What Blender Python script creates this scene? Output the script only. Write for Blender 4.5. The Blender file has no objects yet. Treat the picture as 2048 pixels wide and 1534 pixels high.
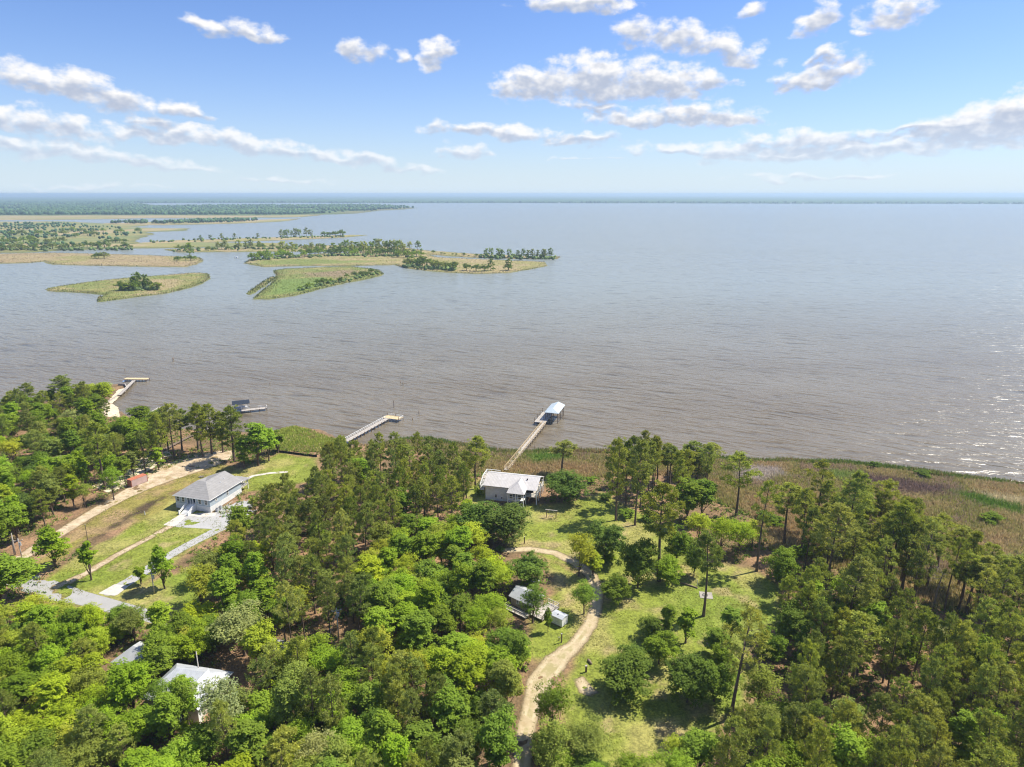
import bpy, bmesh, math, random
import numpy as np
from mathutils import Vector, Matrix

R = math.radians
C = bpy.context.scene.collection
scene = bpy.context.scene

# ---------------------------------------------------------------- camera
CAM_H, PITCH, FPX = 100.0, R(15.52), 1365.33      # drone about 100 m up, 24 mm lens
cam_d = bpy.data.cameras.new('camera')
cam = bpy.data.objects.new('camera', cam_d); C.objects.link(cam)
cam.location = (0, 0, CAM_H); cam.rotation_euler = (R(90) - PITCH, 0, 0)
cam_d.sensor_width = 36; cam_d.lens = 24; cam_d.clip_start = 1; cam_d.clip_end = 120000
scene.camera = cam

# ---------------------------------------------------------------- light and exposure
SUN_EL, SUN_AZ = R(54), R(68)                    # azimuth measured from +Y (view direction) towards +X
sd = Vector((math.sin(SUN_AZ) * math.cos(SUN_EL), math.cos(SUN_AZ) * math.cos(SUN_EL), math.sin(SUN_EL)))
sun_d = bpy.data.lights.new('sun', 'SUN'); sun = bpy.data.objects.new('sun', sun_d); C.objects.link(sun)
sun_d.energy = 4.6; sun_d.angle = R(0.53); sun_d.color = (1.0, 0.94, 0.82)
sun.rotation_euler = sd.to_track_quat('Z', 'Y').to_euler()
SKY_STRENGTH = 0.1

scene.view_settings.view_transform = 'Standard'; scene.view_settings.look = 'None'
scene.view_settings.gamma = 1; scene.view_settings.use_curve_mapping = False
scene.view_settings.exposure = 0.72
scene.render.engine = 'CYCLES'
cy = scene.cycles
cy.filter_width = 1.15
cy.max_bounces = 5; cy.diffuse_bounces = 3; cy.glossy_bounces = 2; cy.transmission_bounces = 3
cy.transparent_max_bounces = 8; cy.volume_bounces = 0
cy.sample_clamp_indirect = 3.0; cy.sample_clamp_direct = 1.8
cy.caustics_reflective = False; cy.caustics_refractive = False
cy.use_denoising = True

def ray(px, py):
    a = (px - 1024) / FPX; b = -(py - 767) / FPX
    return np.array([a, math.cos(PITCH) + b * math.sin(PITCH), -math.sin(PITCH) + b * math.cos(PITCH)])
def G(px, py, z=1.0):
    d = ray(px, py); t = (z - CAM_H) / d[2]
    return np.array([d[0] * t, d[1] * t, z])
def PJ(x, y, z):
    f = y * math.cos(PITCH) - (z - CAM_H) * math.sin(PITCH); u = y * math.sin(PITCH) + (z - CAM_H) * math.cos(PITCH)
    return 1024 + FPX * x / f, 767 - FPX * u / f
def AZEL(px, py):
    d = ray(px, py); d = d / np.linalg.norm(d)
    return math.atan2(d[0], d[1]), math.asin(d[2])

# ---------------------------------------------------------------- sky
world = bpy.data.worlds.new('World'); scene.world = world; world.use_nodes = True
try:
    world.cycles.sampling_method = 'NONE'
except Exception: pass
WN, WL = world.node_tree.nodes, world.node_tree.links
WN.clear()

class NT:                                          # small helper to write node trees
    def __init__(s, tree): s.t = tree; s.n = tree.nodes; s.l = tree.links
    def add(s, typ, **kw):
        n = s.n.new(typ)
        for k, v in kw.items(): setattr(n, k, v)
        return n
    def put(s, sock, v):
        if v is None: return
        if isinstance(v, bpy.types.NodeSocket): s.l.new(v, sock)
        elif isinstance(v, bpy.types.Node): s.l.new(v.outputs[0], sock)
        else:
            try: sock.default_value = v
            except Exception: sock.default_value = tuple(v) + (1.0,)
    def m(s, op, a, b=None, c=None, clamp=False):
        n = s.add('ShaderNodeMath', operation=op, use_clamp=clamp)
        for i, v in enumerate((a, b, c)): s.put(n.inputs[i], v)
        return n.outputs[0]
    def vm(s, op, a, b=None):
        n = s.add('ShaderNodeVectorMath', operation=op); s.put(n.inputs[0], a)
        if b is not None: s.put(n.inputs[1], b)
        return n.outputs[1] if op in ('LENGTH', 'DOT_PRODUCT') else n.outputs[0]
    def mr(s, v, a, b, c=0.0, d=1.0, smooth=True):
        n = s.add('ShaderNodeMapRange', interpolation_type='SMOOTHSTEP' if smooth else 'LINEAR')
        for i, x in enumerate((v, a, b, c, d)): s.put(n.inputs[i], x)
        return n.outputs[0]
    def mix(s, f, a, b, mode='MIX'):
        n = s.add('ShaderNodeMix', data_type='RGBA', blend_type=mode, clamp_factor=True)
        s.put(n.inputs[0], f); s.put(n.inputs[6], a); s.put(n.inputs[7], b)
        return n.outputs[2]
    def noise(s, vec, scale, detail=3, rough=0.5, dist=0.0, lac=2.0):
        n = s.add('ShaderNodeTexNoise'); s.put(n.inputs['Vector'], vec)
        n.inputs['Scale'].default_value = scale; n.inputs['Detail'].default_value = detail
        n.inputs['Roughness'].default_value = rough; n.inputs['Distortion'].default_value = dist
        n.inputs['Lacunarity'].default_value = lac
        return n.outputs[0]

# clouds of the photograph as soft shapes in (azimuth, elevation): px, py, half width px, half height px, tilt, weight
CLOUDS = [
 (430,60,50,16,8,.9),(510,68,62,18,8,1),
 (718,104,44,24,-6,1),(672,108,26,10,0,.5),(873,112,36,24,-28,1),(805,115,26,16,0,.55),
 (70,162,84,26,10,1),(135,172,60,28,8,1),(200,190,90,28,16,1),
 (45,247,70,18,4,.95),(130,257,62,24,14,.95),(375,222,52,18,10,.9),(298,249,34,16,0,.95),
 (265,268,70,13,3,.85),(380,276,80,18,4,.95),(500,293,80,20,8,.95),(600,305,80,16,9,.9),(710,320,100,16,6,.9),(800,337,100,11,6,.75),
 (60,298,130,18,3,.95),(170,308,110,18,4,.9),(300,326,130,13,6,.85),(560,362,150,9,2,.6),(180,372,160,7,0,.5),
 (1075,178,84,36,4,1.05),(1180,168,120,46,-2,1.1),(1310,168,110,38,4,1.05),(1425,164,42,20,0,.85),
 (1190,212,80,14,4,.7),(1280,240,100,20,2,.9),(1410,236,116,26,4,1),
 (1275,72,48,30,20,.9),(1370,80,80,32,10,.95),(1460,104,80,24,14,.9),
 (1150,8,100,18,0,1),(1500,28,30,18,-10,.8),(1635,42,42,28,-20,.95),(1790,32,56,32,-10,.95),(1730,68,22,11,0,.7),
 (1590,165,60,18,0,.85),(1660,150,62,30,-16,.95),(1650,110,52,14,-10,.65),
 (985,264,140,17,2,.95),(1155,281,96,14,-3,.9),(930,304,58,15,0,.85),
 (1600,283,130,19,-2,.95),(1460,304,200,15,3,.9),(1720,302,260,20,-2,1.0),
 (1850,258,180,12,-5,.8),(1960,258,110,30,-8,1.2),(2040,242,90,36,-10,1.35),(1930,290,150,14,0,.85),
 (1640,356,190,8,0,.65),(1180,314,90,6,0,.5)]

KX, KY = .98, 1.06                                  # size of the shapes
def noise2(t, v, scl, detail, rough=.5, color=False):
    n = t.add('ShaderNodeTexNoise', noise_dimensions='2D'); t.put(n.inputs['Vector'], t.vm('MULTIPLY', v, scl))
    n.inputs['Scale'].default_value = 1; n.inputs['Detail'].default_value = detail; n.inputs['Roughness'].default_value = rough
    return n.outputs[1 if color else 0]
def cloud_fields(t, v, masks, general):             # density here, and density a little further towards the sun
    wv = v
    up = .013
    acc = acc2 = None
    if masks:
        wv = t.vm('ADD', v, t.vm('MULTIPLY', t.vm('SUBTRACT', noise2(t, v, (22, 40, 1), 1, .5, True), (.5, .5, .5)), (.05, .022, 0)))
    for (px, py, hw, hh, tilt, wt) in masks:        # vector is (azimuth, elevation, 1): one dot product per local axis
        az, el = AZEL(px, py); c, s_ = math.cos(-R(tilt)), math.sin(-R(tilt)); a_, b_ = hw / FPX * KX / .8944, hh / FPX * KY / .8944
        u = t.vm('DOT_PRODUCT', wv, (c / a_, s_ / a_, -(c * az + s_ * el) / a_))
        q = t.vm('DOT_PRODUCT', wv, (-s_ / b_, c / b_, -(-s_ * az + c * el) / b_))
        qq = t.m('MAXIMUM', q, t.m('MULTIPLY', q, -1.45))   # flatter underside
        d = t.m('SUBTRACT', t.m('MULTIPLY_ADD', u, t.m('MULTIPLY', u, -1.0), wt), t.m('MULTIPLY', qq, qq))
        dq = min(up / b_, .9)
        e = t.m('MULTIPLY_ADD', q, -1.7 * min(up / b_, 1.0) - .25, d)
        acc = d if acc is None else t.m('MAXIMUM', acc, d)
        acc2 = e if acc2 is None else t.m('MAXIMUM', acc2, e)
    if general:                                     # the rest of the dome carries the same scattered cumulus
        sx = t.add('ShaderNodeSeparateXYZ'); t.put(sx.inputs[0], v)
        out = t.m('MAXIMUM', t.mr(t.m('ABSOLUTE', sx.outputs[0]), .72, .85), t.mr(sx.outputs[1], .26, .32))
        gen = t.m('MULTIPLY', t.m('SUBTRACT', noise2(t, v, (5, 9, 1), 2), .56), 6.0)
        gen = t.m('ADD', t.m('MULTIPLY', gen, out), t.m('MULTIPLY', t.m('SUBTRACT', out, 1), 2.0))
        acc = gen if acc is None else t.m('MAXIMUM', acc, gen)
        acc2 = gen if acc2 is None else t.m('MAXIMUM', acc2, gen)
    cl = lambda q: t.m('MINIMUM', t.m('MAXIMUM', q, -.6), 1.0)
    n0 = noise2(t, v, (44, 72, 1), 7, .56); n1 = noise2(t, t.vm('ADD', v, (.005, up, 0)), (44, 72, 1), 2.5, .56)
    return (t.m('MULTIPLY_ADD', t.m('SUBTRACT', n0, .55), 2.0, cl(acc)), t.m('MULTIPLY_ADD', t.m('SUBTRACT', n1, .55), 1.5, cl(acc2)))
w = NT(world.node_tree)
tc = w.add('ShaderNodeTexCoord'); sx = w.add('ShaderNodeSeparateXYZ'); w.put(sx.inputs[0], tc.outputs['Generated'])
azn = w.m('ARCTAN2', sx.outputs[0], sx.outputs[1]); eln = w.m('ARCSINE', sx.outputs[2])
cv = w.add('ShaderNodeCombineXYZ'); w.put(cv.inputs[0], azn); w.put(cv.inputs[1], eln); w.put(cv.inputs[2], 1.0)
sky = w.add('ShaderNodeTexSky', sky_type='NISHITA', sun_disc=False, sun_elevation=SUN_EL, sun_rotation=SUN_AZ,
            altitude=50, air_density=1.0, dust_density=0.3, ozone_density=2.5)
# thin moist air whitens the sky towards the horizon; higher up the photograph's sky is a clear blue
skyc = w.mix(1.0, sky.outputs[0], (.57, .69, .97), 'MULTIPLY')
pale = w.m('POWER', w.m('SUBTRACT', 1.0, w.m('MAXIMUM', sx.outputs[2], 0.0), clamp=True), 13.0)
skyc = w.mix(w.m('MULTIPLY', pale, .92), skyc, (4.5, 5.3, 5.9))
b1 = w.add('ShaderNodeBackground'); w.put(b1.inputs[0], skyc); b1.inputs[1].default_value = SKY_STRENGTH
low = w.mr(eln, R(0.0), R(6.0))                    # clouds far off lie behind more air
def cloud_shader(name, masks, general):
    d0, d1 = cloud_fields(w, cv.outputs[0], masks, general)
    alpha = w.m('MULTIPLY', w.mr(d0, -.15, .86), w.m('ADD', .50, w.m('MULTIPLY', low, .47)))
    lit = w.m('ADD', w.mr(d1, .0, 1.15, 1.0, .05), w.m('MULTIPLY', w.m('SUBTRACT', d0, d1), .10), clamp=True)
    ccol = w.mix(lit, (.32, .36, .45), (.67, .66, .65))
    ccol = w.mix(low, w.mix(.4, ccol, (.56, .61, .70)), ccol)
    b2 = w.add('ShaderNodeBackground'); w.put(b2.inputs[0], ccol); b2.inputs[1].default_value = 0.95
    mx = w.add('ShaderNodeMixShader'); w.put(mx.inputs[0], alpha); w.put(mx.inputs[1], b1.outputs[0]); w.put(mx.inputs[2], b2.outputs[0])
    return mx.outputs[0]
cur = cloud_shader('clouds', CLOUDS, True)
mx = w.add('ShaderNodeMixShader'); w.put(mx.inputs[0], w.m('GREATER_THAN', eln, 0.0)); w.put(mx.inputs[1], b1.outputs[0]); w.put(mx.inputs[2], cur)
wo = w.add('ShaderNodeOutputWorld'); w.put(wo.inputs[0], mx.outputs[0])

# ---------------------------------------------------------------- helpers
def vnoise(x, y, s, seed=0):
    x = np.asarray(x, float) / s; y = np.asarray(y, float) / s
    xi = np.floor(x).astype(np.int64); yi = np.floor(y).astype(np.int64)
    fx = x - xi; fy = y - yi; fx = fx * fx * (3 - 2 * fx); fy = fy * fy * (3 - 2 * fy)
    def h(a, b):
        n = (a * 374761393 + b * 668265263 + seed * 1442695041) & 0x7fffffff
        n = ((n ^ (n >> 13)) * 1274126177) & 0x7fffffff
        n = (n ^ (n >> 16)) & 0xffff
        return n / 65535.0
    return (h(xi, yi) * (1 - fx) + h(xi + 1, yi) * fx) * (1 - fy) + (h(xi, yi + 1) * (1 - fx) + h(xi + 1, yi + 1) * fx) * fy
def fbm(x, y, s, seed=0, o=3):
    a = 0; t = 0
    for i in range(o):
        a = a + vnoise(x, y, s / 2 ** i, seed + i * 17) * .5 ** i; t += .5 ** i
    return a / t
def smooth(a, b, x):
    t = np.clip((x - a) / (b - a), 0, 1); return t * t * (3 - 2 * t)
def seg_dist(x, y, P, closed=True):
    P = np.asarray(P, float); n = len(P); d = np.full(np.shape(x), 1e9)
    for i in range(n if closed else n - 1):
        a = P[i]; b = P[(i + 1) % n]; ab = b - a; L = ab @ ab + 1e-9
        t = np.clip(((x - a[0]) * ab[0] + (y - a[1]) * ab[1]) / L, 0, 1)
        d = np.minimum(d, np.hypot(x - a[0] - t * ab[0], y - a[1] - t * ab[1]))
    return d
def inside(x, y, P):
    P = np.asarray(P, float); r = np.zeros(np.shape(x), bool); n = len(P)
    for i in range(n):
        a = P[i]; b = P[i - 1]
        c = (a[1] > y) != (b[1] > y)
        r ^= c & (x < (b[0] - a[0]) * (y - a[1]) / (b[1] - a[1] + 1e-12) + a[0])
    return r
def sdf(x, y, P):                                   # positive inside
    d = seg_dist(x, y, P); return np.where(inside(x, y, P), d, -d)
def GP(pts, z=1.0): return [tuple(G(p[0], p[1], z)[:2]) for p in pts]
def line_sdf(x, y, P, W):                           # positive inside a strip with a width at every point
    P = np.asarray(P, float); best = np.full(np.shape(x), -1e9)
    for i in range(len(P) - 1):
        a = P[i]; b = P[i + 1]; ab = b - a; L = ab @ ab + 1e-9
        t = np.clip(((x - a[0]) * ab[0] + (y - a[1]) * ab[1]) / L, 0, 1)
        best = np.maximum(best, (W[i] * (1 - t) + W[i + 1] * t) / 2 - np.hypot(x - a[0] - t * ab[0], y - a[1] - t * ab[1]))
    return best

def mesh(name, V, F, mats=(), cols=None, mat_idx=None, smooth_shade=False, attrs=None):
    me = bpy.data.meshes.new(name)
    V = np.asarray(V, np.float32)
    if isinstance(F, np.ndarray):
        k = F.shape[1]; nf = len(F)
        me.vertices.add(len(V)); me.vertices.foreach_set('co', V.ravel())
        me.loops.add(nf * k); me.loops.foreach_set('vertex_index', F.astype(np.int32).ravel())
        me.polygons.add(nf); me.polygons.foreach_set('loop_start', np.arange(0, nf * k, k, dtype=np.int32))
        me.update(calc_edges=True); me.validate()
    else:
        me.from_pydata([tuple(map(float, v)) for v in V], [], [tuple(map(int, f)) for f in F])
    if cols is not None:
        a = me.color_attributes.new('Col', 'FLOAT_COLOR', 'POINT')
        c = np.ones((len(V), 4), np.float32); c[:, :3] = cols; a.data.foreach_set('color', c.ravel())
    for k, v in (attrs or {}).items():
        a = me.attributes.new(k, 'FLOAT', 'POINT'); a.data.foreach_set('value', np.asarray(v, np.float32))
    for m_ in mats: me.materials.append(m_)
    if mat_idx is not None: me.polygons.foreach_set('material_index', np.asarray(mat_idx, np.int32))
    if smooth_shade: me.polygons.foreach_set('use_smooth', np.ones(len(me.polygons), bool))
    me.update()
    return me
def link(name, data=None, parent=None, loc=None, rot=None, scale=None):
    o = bpy.data.objects.new(name, data); C.objects.link(o)
    if parent is not None: o.parent = parent
    if loc is not None: o.location = [float(v) for v in loc]
    if rot is not None: o.rotation_euler = rot if hasattr(rot, '__len__') else (0, 0, rot)
    if scale is not None: o.scale = scale
    return o
def tag(o, label=None, cat=None, group=None, kind=None):
    if label: o['label'] = label
    if cat: o['category'] = cat
    if group: o['group'] = group
    if kind: o['kind'] = kind
    return o

class MB:                                           # collects boxes, bars, prisms; build() links them as one mesh
    def __init__(s): s.V = []; s.F = []
    def add(s, V, F):
        n = len(s.V); s.V += [tuple(v) for v in V]; s.F += [tuple(i + n for i in f) for f in F]; return s
    def box(s, a, b):
        x0, y0, z0 = a; x1, y1, z1 = b
        return s.add([(x0,y0,z0),(x1,y0,z0),(x1,y1,z0),(x0,y1,z0),(x0,y0,z1),(x1,y0,z1),(x1,y1,z1),(x0,y1,z1)],
                     [(3,2,1,0),(4,5,6,7),(0,1,5,4),(1,2,6,5),(2,3,7,6),(3,0,4,7)])
    def bar(s, p, q, w, h=None, up=(0, 0, 1)):
        p = Vector(p); q = Vector(q); d = (q - p).normalized(); u = Vector(up)
        if abs(d.dot(u)) > .99: u = Vector((0, 1, 0))
        r = d.cross(u).normalized(); u = r.cross(d); h = h or w
        V = [c + r * a * w / 2 + u * b * h / 2 for c in (p, q) for a, b in ((-1,-1),(1,-1),(1,1),(-1,1))]
        return s.add(V, [(3,2,1,0),(4,5,6,7),(0,1,5,4),(1,2,6,5),(2,3,7,6),(3,0,4,7)])
    def tube(s, pts, rad, n=8, cap=True):
        pts = [Vector(p) for p in pts]; base = len(s.V); k = len(pts)
        for i, p in enumerate(pts):
            d = (pts[min(i + 1, k - 1)] - pts[max(i - 1, 0)]).normalized()
            u = Vector((1, 0, 0)) if abs(d.x) < .9 else Vector((0, 1, 0))
            a = d.cross(u).normalized(); b = d.cross(a)
            for j in range(n):
                t = 2 * math.pi * j / n; s.V.append(tuple(p + (a * math.cos(t) + b * math.sin(t)) * rad[i]))
        for i in range(k - 1):
            for j in range(n):
                s.F.append((base + i*n + j, base + i*n + (j+1) % n, base + (i+1)*n + (j+1) % n, base + (i+1)*n + j))
        if cap:
            s.F.append(tuple(base + j for j in range(n))[::-1]); s.F.append(tuple(base + (k-1)*n + j for j in range(n)))
        return s
    def poly(s, pts): return s.add(pts, [tuple(range(len(pts)))])
    def slab(s, pts, th):                            # a face thickened downwards (roof plane)
        n = len(pts); lo = [(p[0], p[1], p[2] - th) for p in pts]
        return s.add(list(pts) + lo, [tuple(range(n)), tuple(range(n, 2 * n))[::-1]] + [((i + 1) % n, i, i + n, (i + 1) % n + n) for i in range(n)])
    def mesh(s, name, mat, sm=False):
        me = mesh(name, s.V, s.F, [mat] if mat else [], smooth_shade=sm)
        bm = bmesh.new(); bm.from_mesh(me); bmesh.ops.recalc_face_normals(bm, faces=bm.faces); bm.to_mesh(me); bm.free(); return me
    def build(s, name, mat, parent=None, loc=None, rot=None, sm=False):
        return link(name, s.mesh(name, mat, sm), parent, loc, rot)

def material(name):
    m_ = bpy.data.materials.new(name); m_.use_nodes = True; m_.node_tree.nodes.clear()
    t = NT(m_.node_tree); out = t.add('ShaderNodeOutputMaterial')
    return m_, t, out
def principled(t, out, col, rough=.7, metal=0.0, spec=.3, normal=None):
    p = t.add('ShaderNodeBsdfPrincipled'); t.put(p.inputs['Base Color'], col); t.put(p.inputs['Roughness'], rough)
    p.inputs['Metallic'].default_value = metal; p.inputs['Specular IOR Level'].default_value = spec
    if normal is not None: t.put(p.inputs['Normal'], normal)
    t.put(out.inputs[0], p.outputs[0]); return p
def bump(t, h, strength=.3, dist=.1):
    b = t.add('ShaderNodeBump'); b.inputs['Strength'].default_value = strength; b.inputs['Distance'].default_value = dist
    t.put(b.inputs['Height'], h); return b.outputs[0]
def simple(name, col, rough=.7, metal=0., var=.15, scale=3., spec=.3, bmp=.1, stretch=(1, 1, 1)):
    m_, t, out = material(name); tc = t.add('ShaderNodeTexCoord')
    v = t.vm('MULTIPLY', tc.outputs['Object'], stretch)
    n = t.noise(v, scale, 4, .6); n2 = t.noise(v, scale * .17, 3, .6)
    f = t.m('ADD', t.m('MULTIPLY', n, .6), t.m('MULTIPLY', n2, .4))
    lo = [c * (1 - var * 1.6) for c in col]; hi = [min(1, c * (1 + var)) for c in col]
    c = t.mix(t.mr(f, .3, .7), lo, hi)
    principled(t, out, c, rough, metal, spec, bump(t, n, .5, bmp) if bmp else None); return m_
# ---------------------------------------------------------------- water
def water_material():
    m_, t, out = material('water')
    tc = t.add('ShaderNodeTexCoord')
    mp = t.add('ShaderNodeMapping'); t.put(mp.inputs[0], tc.outputs['Object'])
    mp.inputs['Rotation'].default_value = (0, 0, R(24))
    v = mp.outputs[0]
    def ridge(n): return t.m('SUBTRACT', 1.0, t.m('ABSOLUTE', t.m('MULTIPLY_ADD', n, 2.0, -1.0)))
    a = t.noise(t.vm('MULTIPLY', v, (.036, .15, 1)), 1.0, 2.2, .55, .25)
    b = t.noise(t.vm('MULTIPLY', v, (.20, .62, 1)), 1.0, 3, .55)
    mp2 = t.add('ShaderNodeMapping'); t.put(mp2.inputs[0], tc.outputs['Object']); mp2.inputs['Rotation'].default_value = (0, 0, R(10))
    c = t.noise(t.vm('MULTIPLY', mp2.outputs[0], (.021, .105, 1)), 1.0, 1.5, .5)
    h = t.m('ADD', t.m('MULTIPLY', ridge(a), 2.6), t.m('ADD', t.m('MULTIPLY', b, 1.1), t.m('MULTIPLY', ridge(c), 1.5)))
    patch = t.noise(t.vm('MULTIPLY', tc.outputs['Object'], (.0022, .0045, 1)), 1.0, 4, .55)
    nb = t.add('ShaderNodeBump'); nb.inputs['Distance'].default_value = 1.0
    t.put(nb.inputs['Strength'], t.mr(patch, .3, .7, .5, .8)); t.put(nb.inputs['Height'], h)
    # silt: browner towards the near shore, greyer out in the open bay; wave highlights and shade are painted into the colour
    sx = t.add('ShaderNodeSeparateXYZ'); t.put(sx.inputs[0], tc.outputs['Object'])
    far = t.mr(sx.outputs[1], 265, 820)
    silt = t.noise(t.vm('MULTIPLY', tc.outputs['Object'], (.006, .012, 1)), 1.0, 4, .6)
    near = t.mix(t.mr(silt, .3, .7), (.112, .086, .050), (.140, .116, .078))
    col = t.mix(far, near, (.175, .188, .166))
    col = t.mix(1.0, col, t.mix(t.mr(h, 2.1, 4.2), (.56, .53, .50), (1.38, 1.40, 1.44)), 'MULTIPLY')   # painted wave contrast: lighter crests, darker troughs
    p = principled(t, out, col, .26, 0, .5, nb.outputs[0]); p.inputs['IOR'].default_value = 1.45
    return m_
WATER_M = water_material()
ys = np.concatenate([np.arange(-400, 1600, 200), [2500, 5000, 10000, 20000, 40000, 70000]]).astype(float)
xs = np.concatenate([[-70000, -40000, -20000, -10000, -5000, -2500], np.arange(-1600, 1601, 200), [2500, 5000, 10000, 20000, 40000, 70000]]).astype(float)
X, Y = np.meshgrid(xs, ys)
def gridfaces(ny, nx):
    i = np.arange(ny * nx).reshape(ny, nx)
    return np.stack([i[:-1, :-1], i[:-1, 1:], i[1:, 1:], i[1:, :-1]], -1).reshape(-1, 4)
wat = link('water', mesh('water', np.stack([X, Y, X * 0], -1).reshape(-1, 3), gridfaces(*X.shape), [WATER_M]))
tag(wat, 'brown rippled bay water reaching to the far shore', kind='structure')

# ---------------------------------------------------------------- near land
SHORE_PX = [(-260,800),(-60,812),(60,808),(130,796),(180,776),(238,770),(254,774),(232,792),(212,806),(226,822),(262,838),(330,850),(400,862),
            (470,868),(545,862),(590,852),(640,858),(668,874),(700,890),(760,893),(800,880),(860,879),(915,889),(990,902),(1050,905),
            (1130,899),(1250,906),(1400,914),(1500,920),(1600,922),(1700,925),(1800,937),(1900,951),(2048,968),(2300,1000)]
shore = GP(SHORE_PX, 0)
LAND = [(-900, shore[0][1] + 60)] + shore + [(shore[-1][0] + 500, shore[-1][1] - 40), (900, -120), (-900, -120)]
def land_z(x, y):
    s = sdf(x, y, LAND) + (fbm(x, y, 7, 5) - .5) * 5
    return np.where(s > 9, 1.0, np.where(s > 0, .25 + .75 * smooth(0, 9, s), np.maximum(-2, .25 + s * .35)))
def area(px): return GP(px, 1.0)
LAWN = [area(p) for p in (
  [(1030,1010),(1125,1008),(1205,985),(1290,1030),(1345,1062),(1420,1120),(1505,1140),(1560,1170),(1560,1240),(1490,1300),(1500,1400),(1420,1480),(1300,1560),(1150,1560),(1120,1420),(1130,1370),(1180,1260),(1195,1190),(1170,1150),(1060,1100),(1020,1095),(1045,1050)],
  [(1058,1320),(1060,1240),(1110,1190),(1100,1120),(1160,1150),(1190,1180),(1180,1250),(1110,1320)],
  [(1060,945),(1090,938),(1125,942),(1140,958),(1090,968)],
  [(68,1180),(130,1130),(250,1060),(290,1030),(335,990),(380,1010),(440,1040),(450,1060),(380,1100),(330,1140),(250,1195),(180,1240),(100,1180)],
  [(430,958),(470,940),(520,925),(560,906),(632,916),(640,960),(560,975),(490,985)],
  [(920,985),(960,960),(975,990),(960,1020)],
  [(200,1235),(300,1165),(420,1120),(440,1180),(330,1260)])]
MARSH = [area(p) for p in (
  [(700,885),(860,880),(990,905),(1250,908),(1500,922),(1700,928),(1900,955),(2050,970),(2300,1002),(2400,1260),(2060,1240),(1900,1225),(1780,1190),(1680,1140),(1600,1120),(1540,1100),(1500,1030),(1420,1000),(1330,950),(1200,955),(1130,965),(1000,950),(940,945),(860,905)],
  [(545,900),(540,862),(590,850),(670,876),(700,890),(690,905),(640,905)])]
DRY = [area(p) for p in ([(225,1005),(345,955),(440,925),(470,935),(430,960),(340,985),(345,1000),(300,1035),(235,1060),(180,1075),(80,1150),(70,1125)],)]
BARE = [area(p) for p in ([(155,1100),(200,1080),(300,1020),(340,990),(300,1000),(215,1050)],)]
xs = np.concatenate([[-900, -700, -500, -380, -320], np.arange(-270, 290, 1.0), [300, 340, 420, 560, 720, 900]])
ys = np.concatenate([np.arange(-120, 80, 20), np.arange(80, 375, 1.0), [380, 400, 430, 480, 560]])
X, Y = np.meshgrid(xs, ys); x = X.ravel(); y = Y.ravel()
z = land_z(x, y) + (fbm(x, y, 3, 9) - .5) * .05
n1 = fbm(x, y, 9, 1); n2 = fbm(x, y, 3, 2); n3 = fbm(x, y, 25, 3)
def lerp(a, b, t): return a * (1 - t)[:, None] + np.asarray(b) * t[:, None] if np.ndim(b) == 1 else a * (1 - t)[:, None] + b * t[:, None]
straw = lerp(np.tile([.30, .185, .11], (len(x), 1)), np.array([.18, .125, .07]), smooth(.3, .7, n1))
col = straw.copy()
jit = (n2 - .5) * 5
grass = lerp(np.tile([.205, .24, .042], (len(x), 1)), np.array([.29, .275, .085]), smooth(.42, .68, n1))
grass = lerp(grass, np.array([.16, .22, .032]), smooth(.55, .75, n3) * .7)
# worn paths and dry ends of the lawn
grass = lerp(grass, np.array([.36, .27, .15]), smooth(.62, .74, fbm(x, y, 6, 31)) * .6)
for A in LAWN: col = lerp(col, grass, smooth(-1.5, 1.5, sdf(x, y, A) + jit * .6))
reed = lerp(np.tile([.26, .20, .09], (len(x), 1)), np.array([.20, .18, .055]), smooth(.45, .7, n1))
for A in MARSH: col = lerp(col, reed, smooth(-2, 2, sdf(x, y, A) + jit))
PATCH = [(area(p), c, w_) for p, c, w_ in (([(1470,940),(1500,932),(1560,936),(1570,950),(1520,962),(1475,958)], (.50, .44, .38), 2), ([(1720,945),(1800,958),(1900,975),(1890,992),(1800,985),(1730,968)], (.24, .17, .14), 3),
   ([(1905,985),(1960,990),(2048,1015),(2048,1030),(1960,1010)], (.16, .26, .04), 2), ([(1950,985),(2048,995),(2048,1012),(1990,1002)], (.55, .48, .30), 2), ([(1660,940),(1720,945),(1700,958),(1650,955)], (.28, .34, .10), 2), ([(1050,910),(1120,902),(1140,918),(1070,925)], (.20, .30, .06), 2))]
for A, c_, w_ in PATCH: col = lerp(col, np.array(c_) * .8, smooth(-w_, w_, sdf(x, y, A) + jit))
for A in DRY: col = lerp(col, lerp(np.tile([.30, .215, .11], (len(x), 1)), np.array([.24, .21, .06]), smooth(.4, .6, n1)), smooth(-1.5, 1.5, sdf(x, y, A) + jit * .6))
for A in BARE: col = lerp(col, np.array([.085, .062, .04]), smooth(-.5, 2.5, sdf(x, y, A) + jit))
col = lerp(col, np.array([.20, .14, .09]), smooth(.45, .1, z))
m_, t, out = material('ground')
at = t.add('ShaderNodeAttribute', attribute_name='Col'); tc = t.add('ShaderNodeTexCoord')
n = t.noise(tc.outputs['Object'], 1.7, 5, .65); nn = t.noise(tc.outputs['Object'], .35, 4, .6)
c = t.mix(1.0, at.outputs[0], t.mix(t.mr(t.m('ADD', t.m('MULTIPLY', n, .65), t.m('MULTIPLY', nn, .35)), .36, .64), (.62, .62, .62), (1.3, 1.28, 1.22)), 'MULTIPLY')
principled(t, out, c, .95, 0, .1, bump(t, n, .7, .25)); GROUND_M = m_
g = link('ground', mesh('ground', np.stack([x, y, z], -1), gridfaces(*X.shape), [GROUND_M], cols=col, smooth_shade=True))
tag(g, 'near shore ground of lawn, pine straw and marsh soil', kind='structure')

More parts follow.
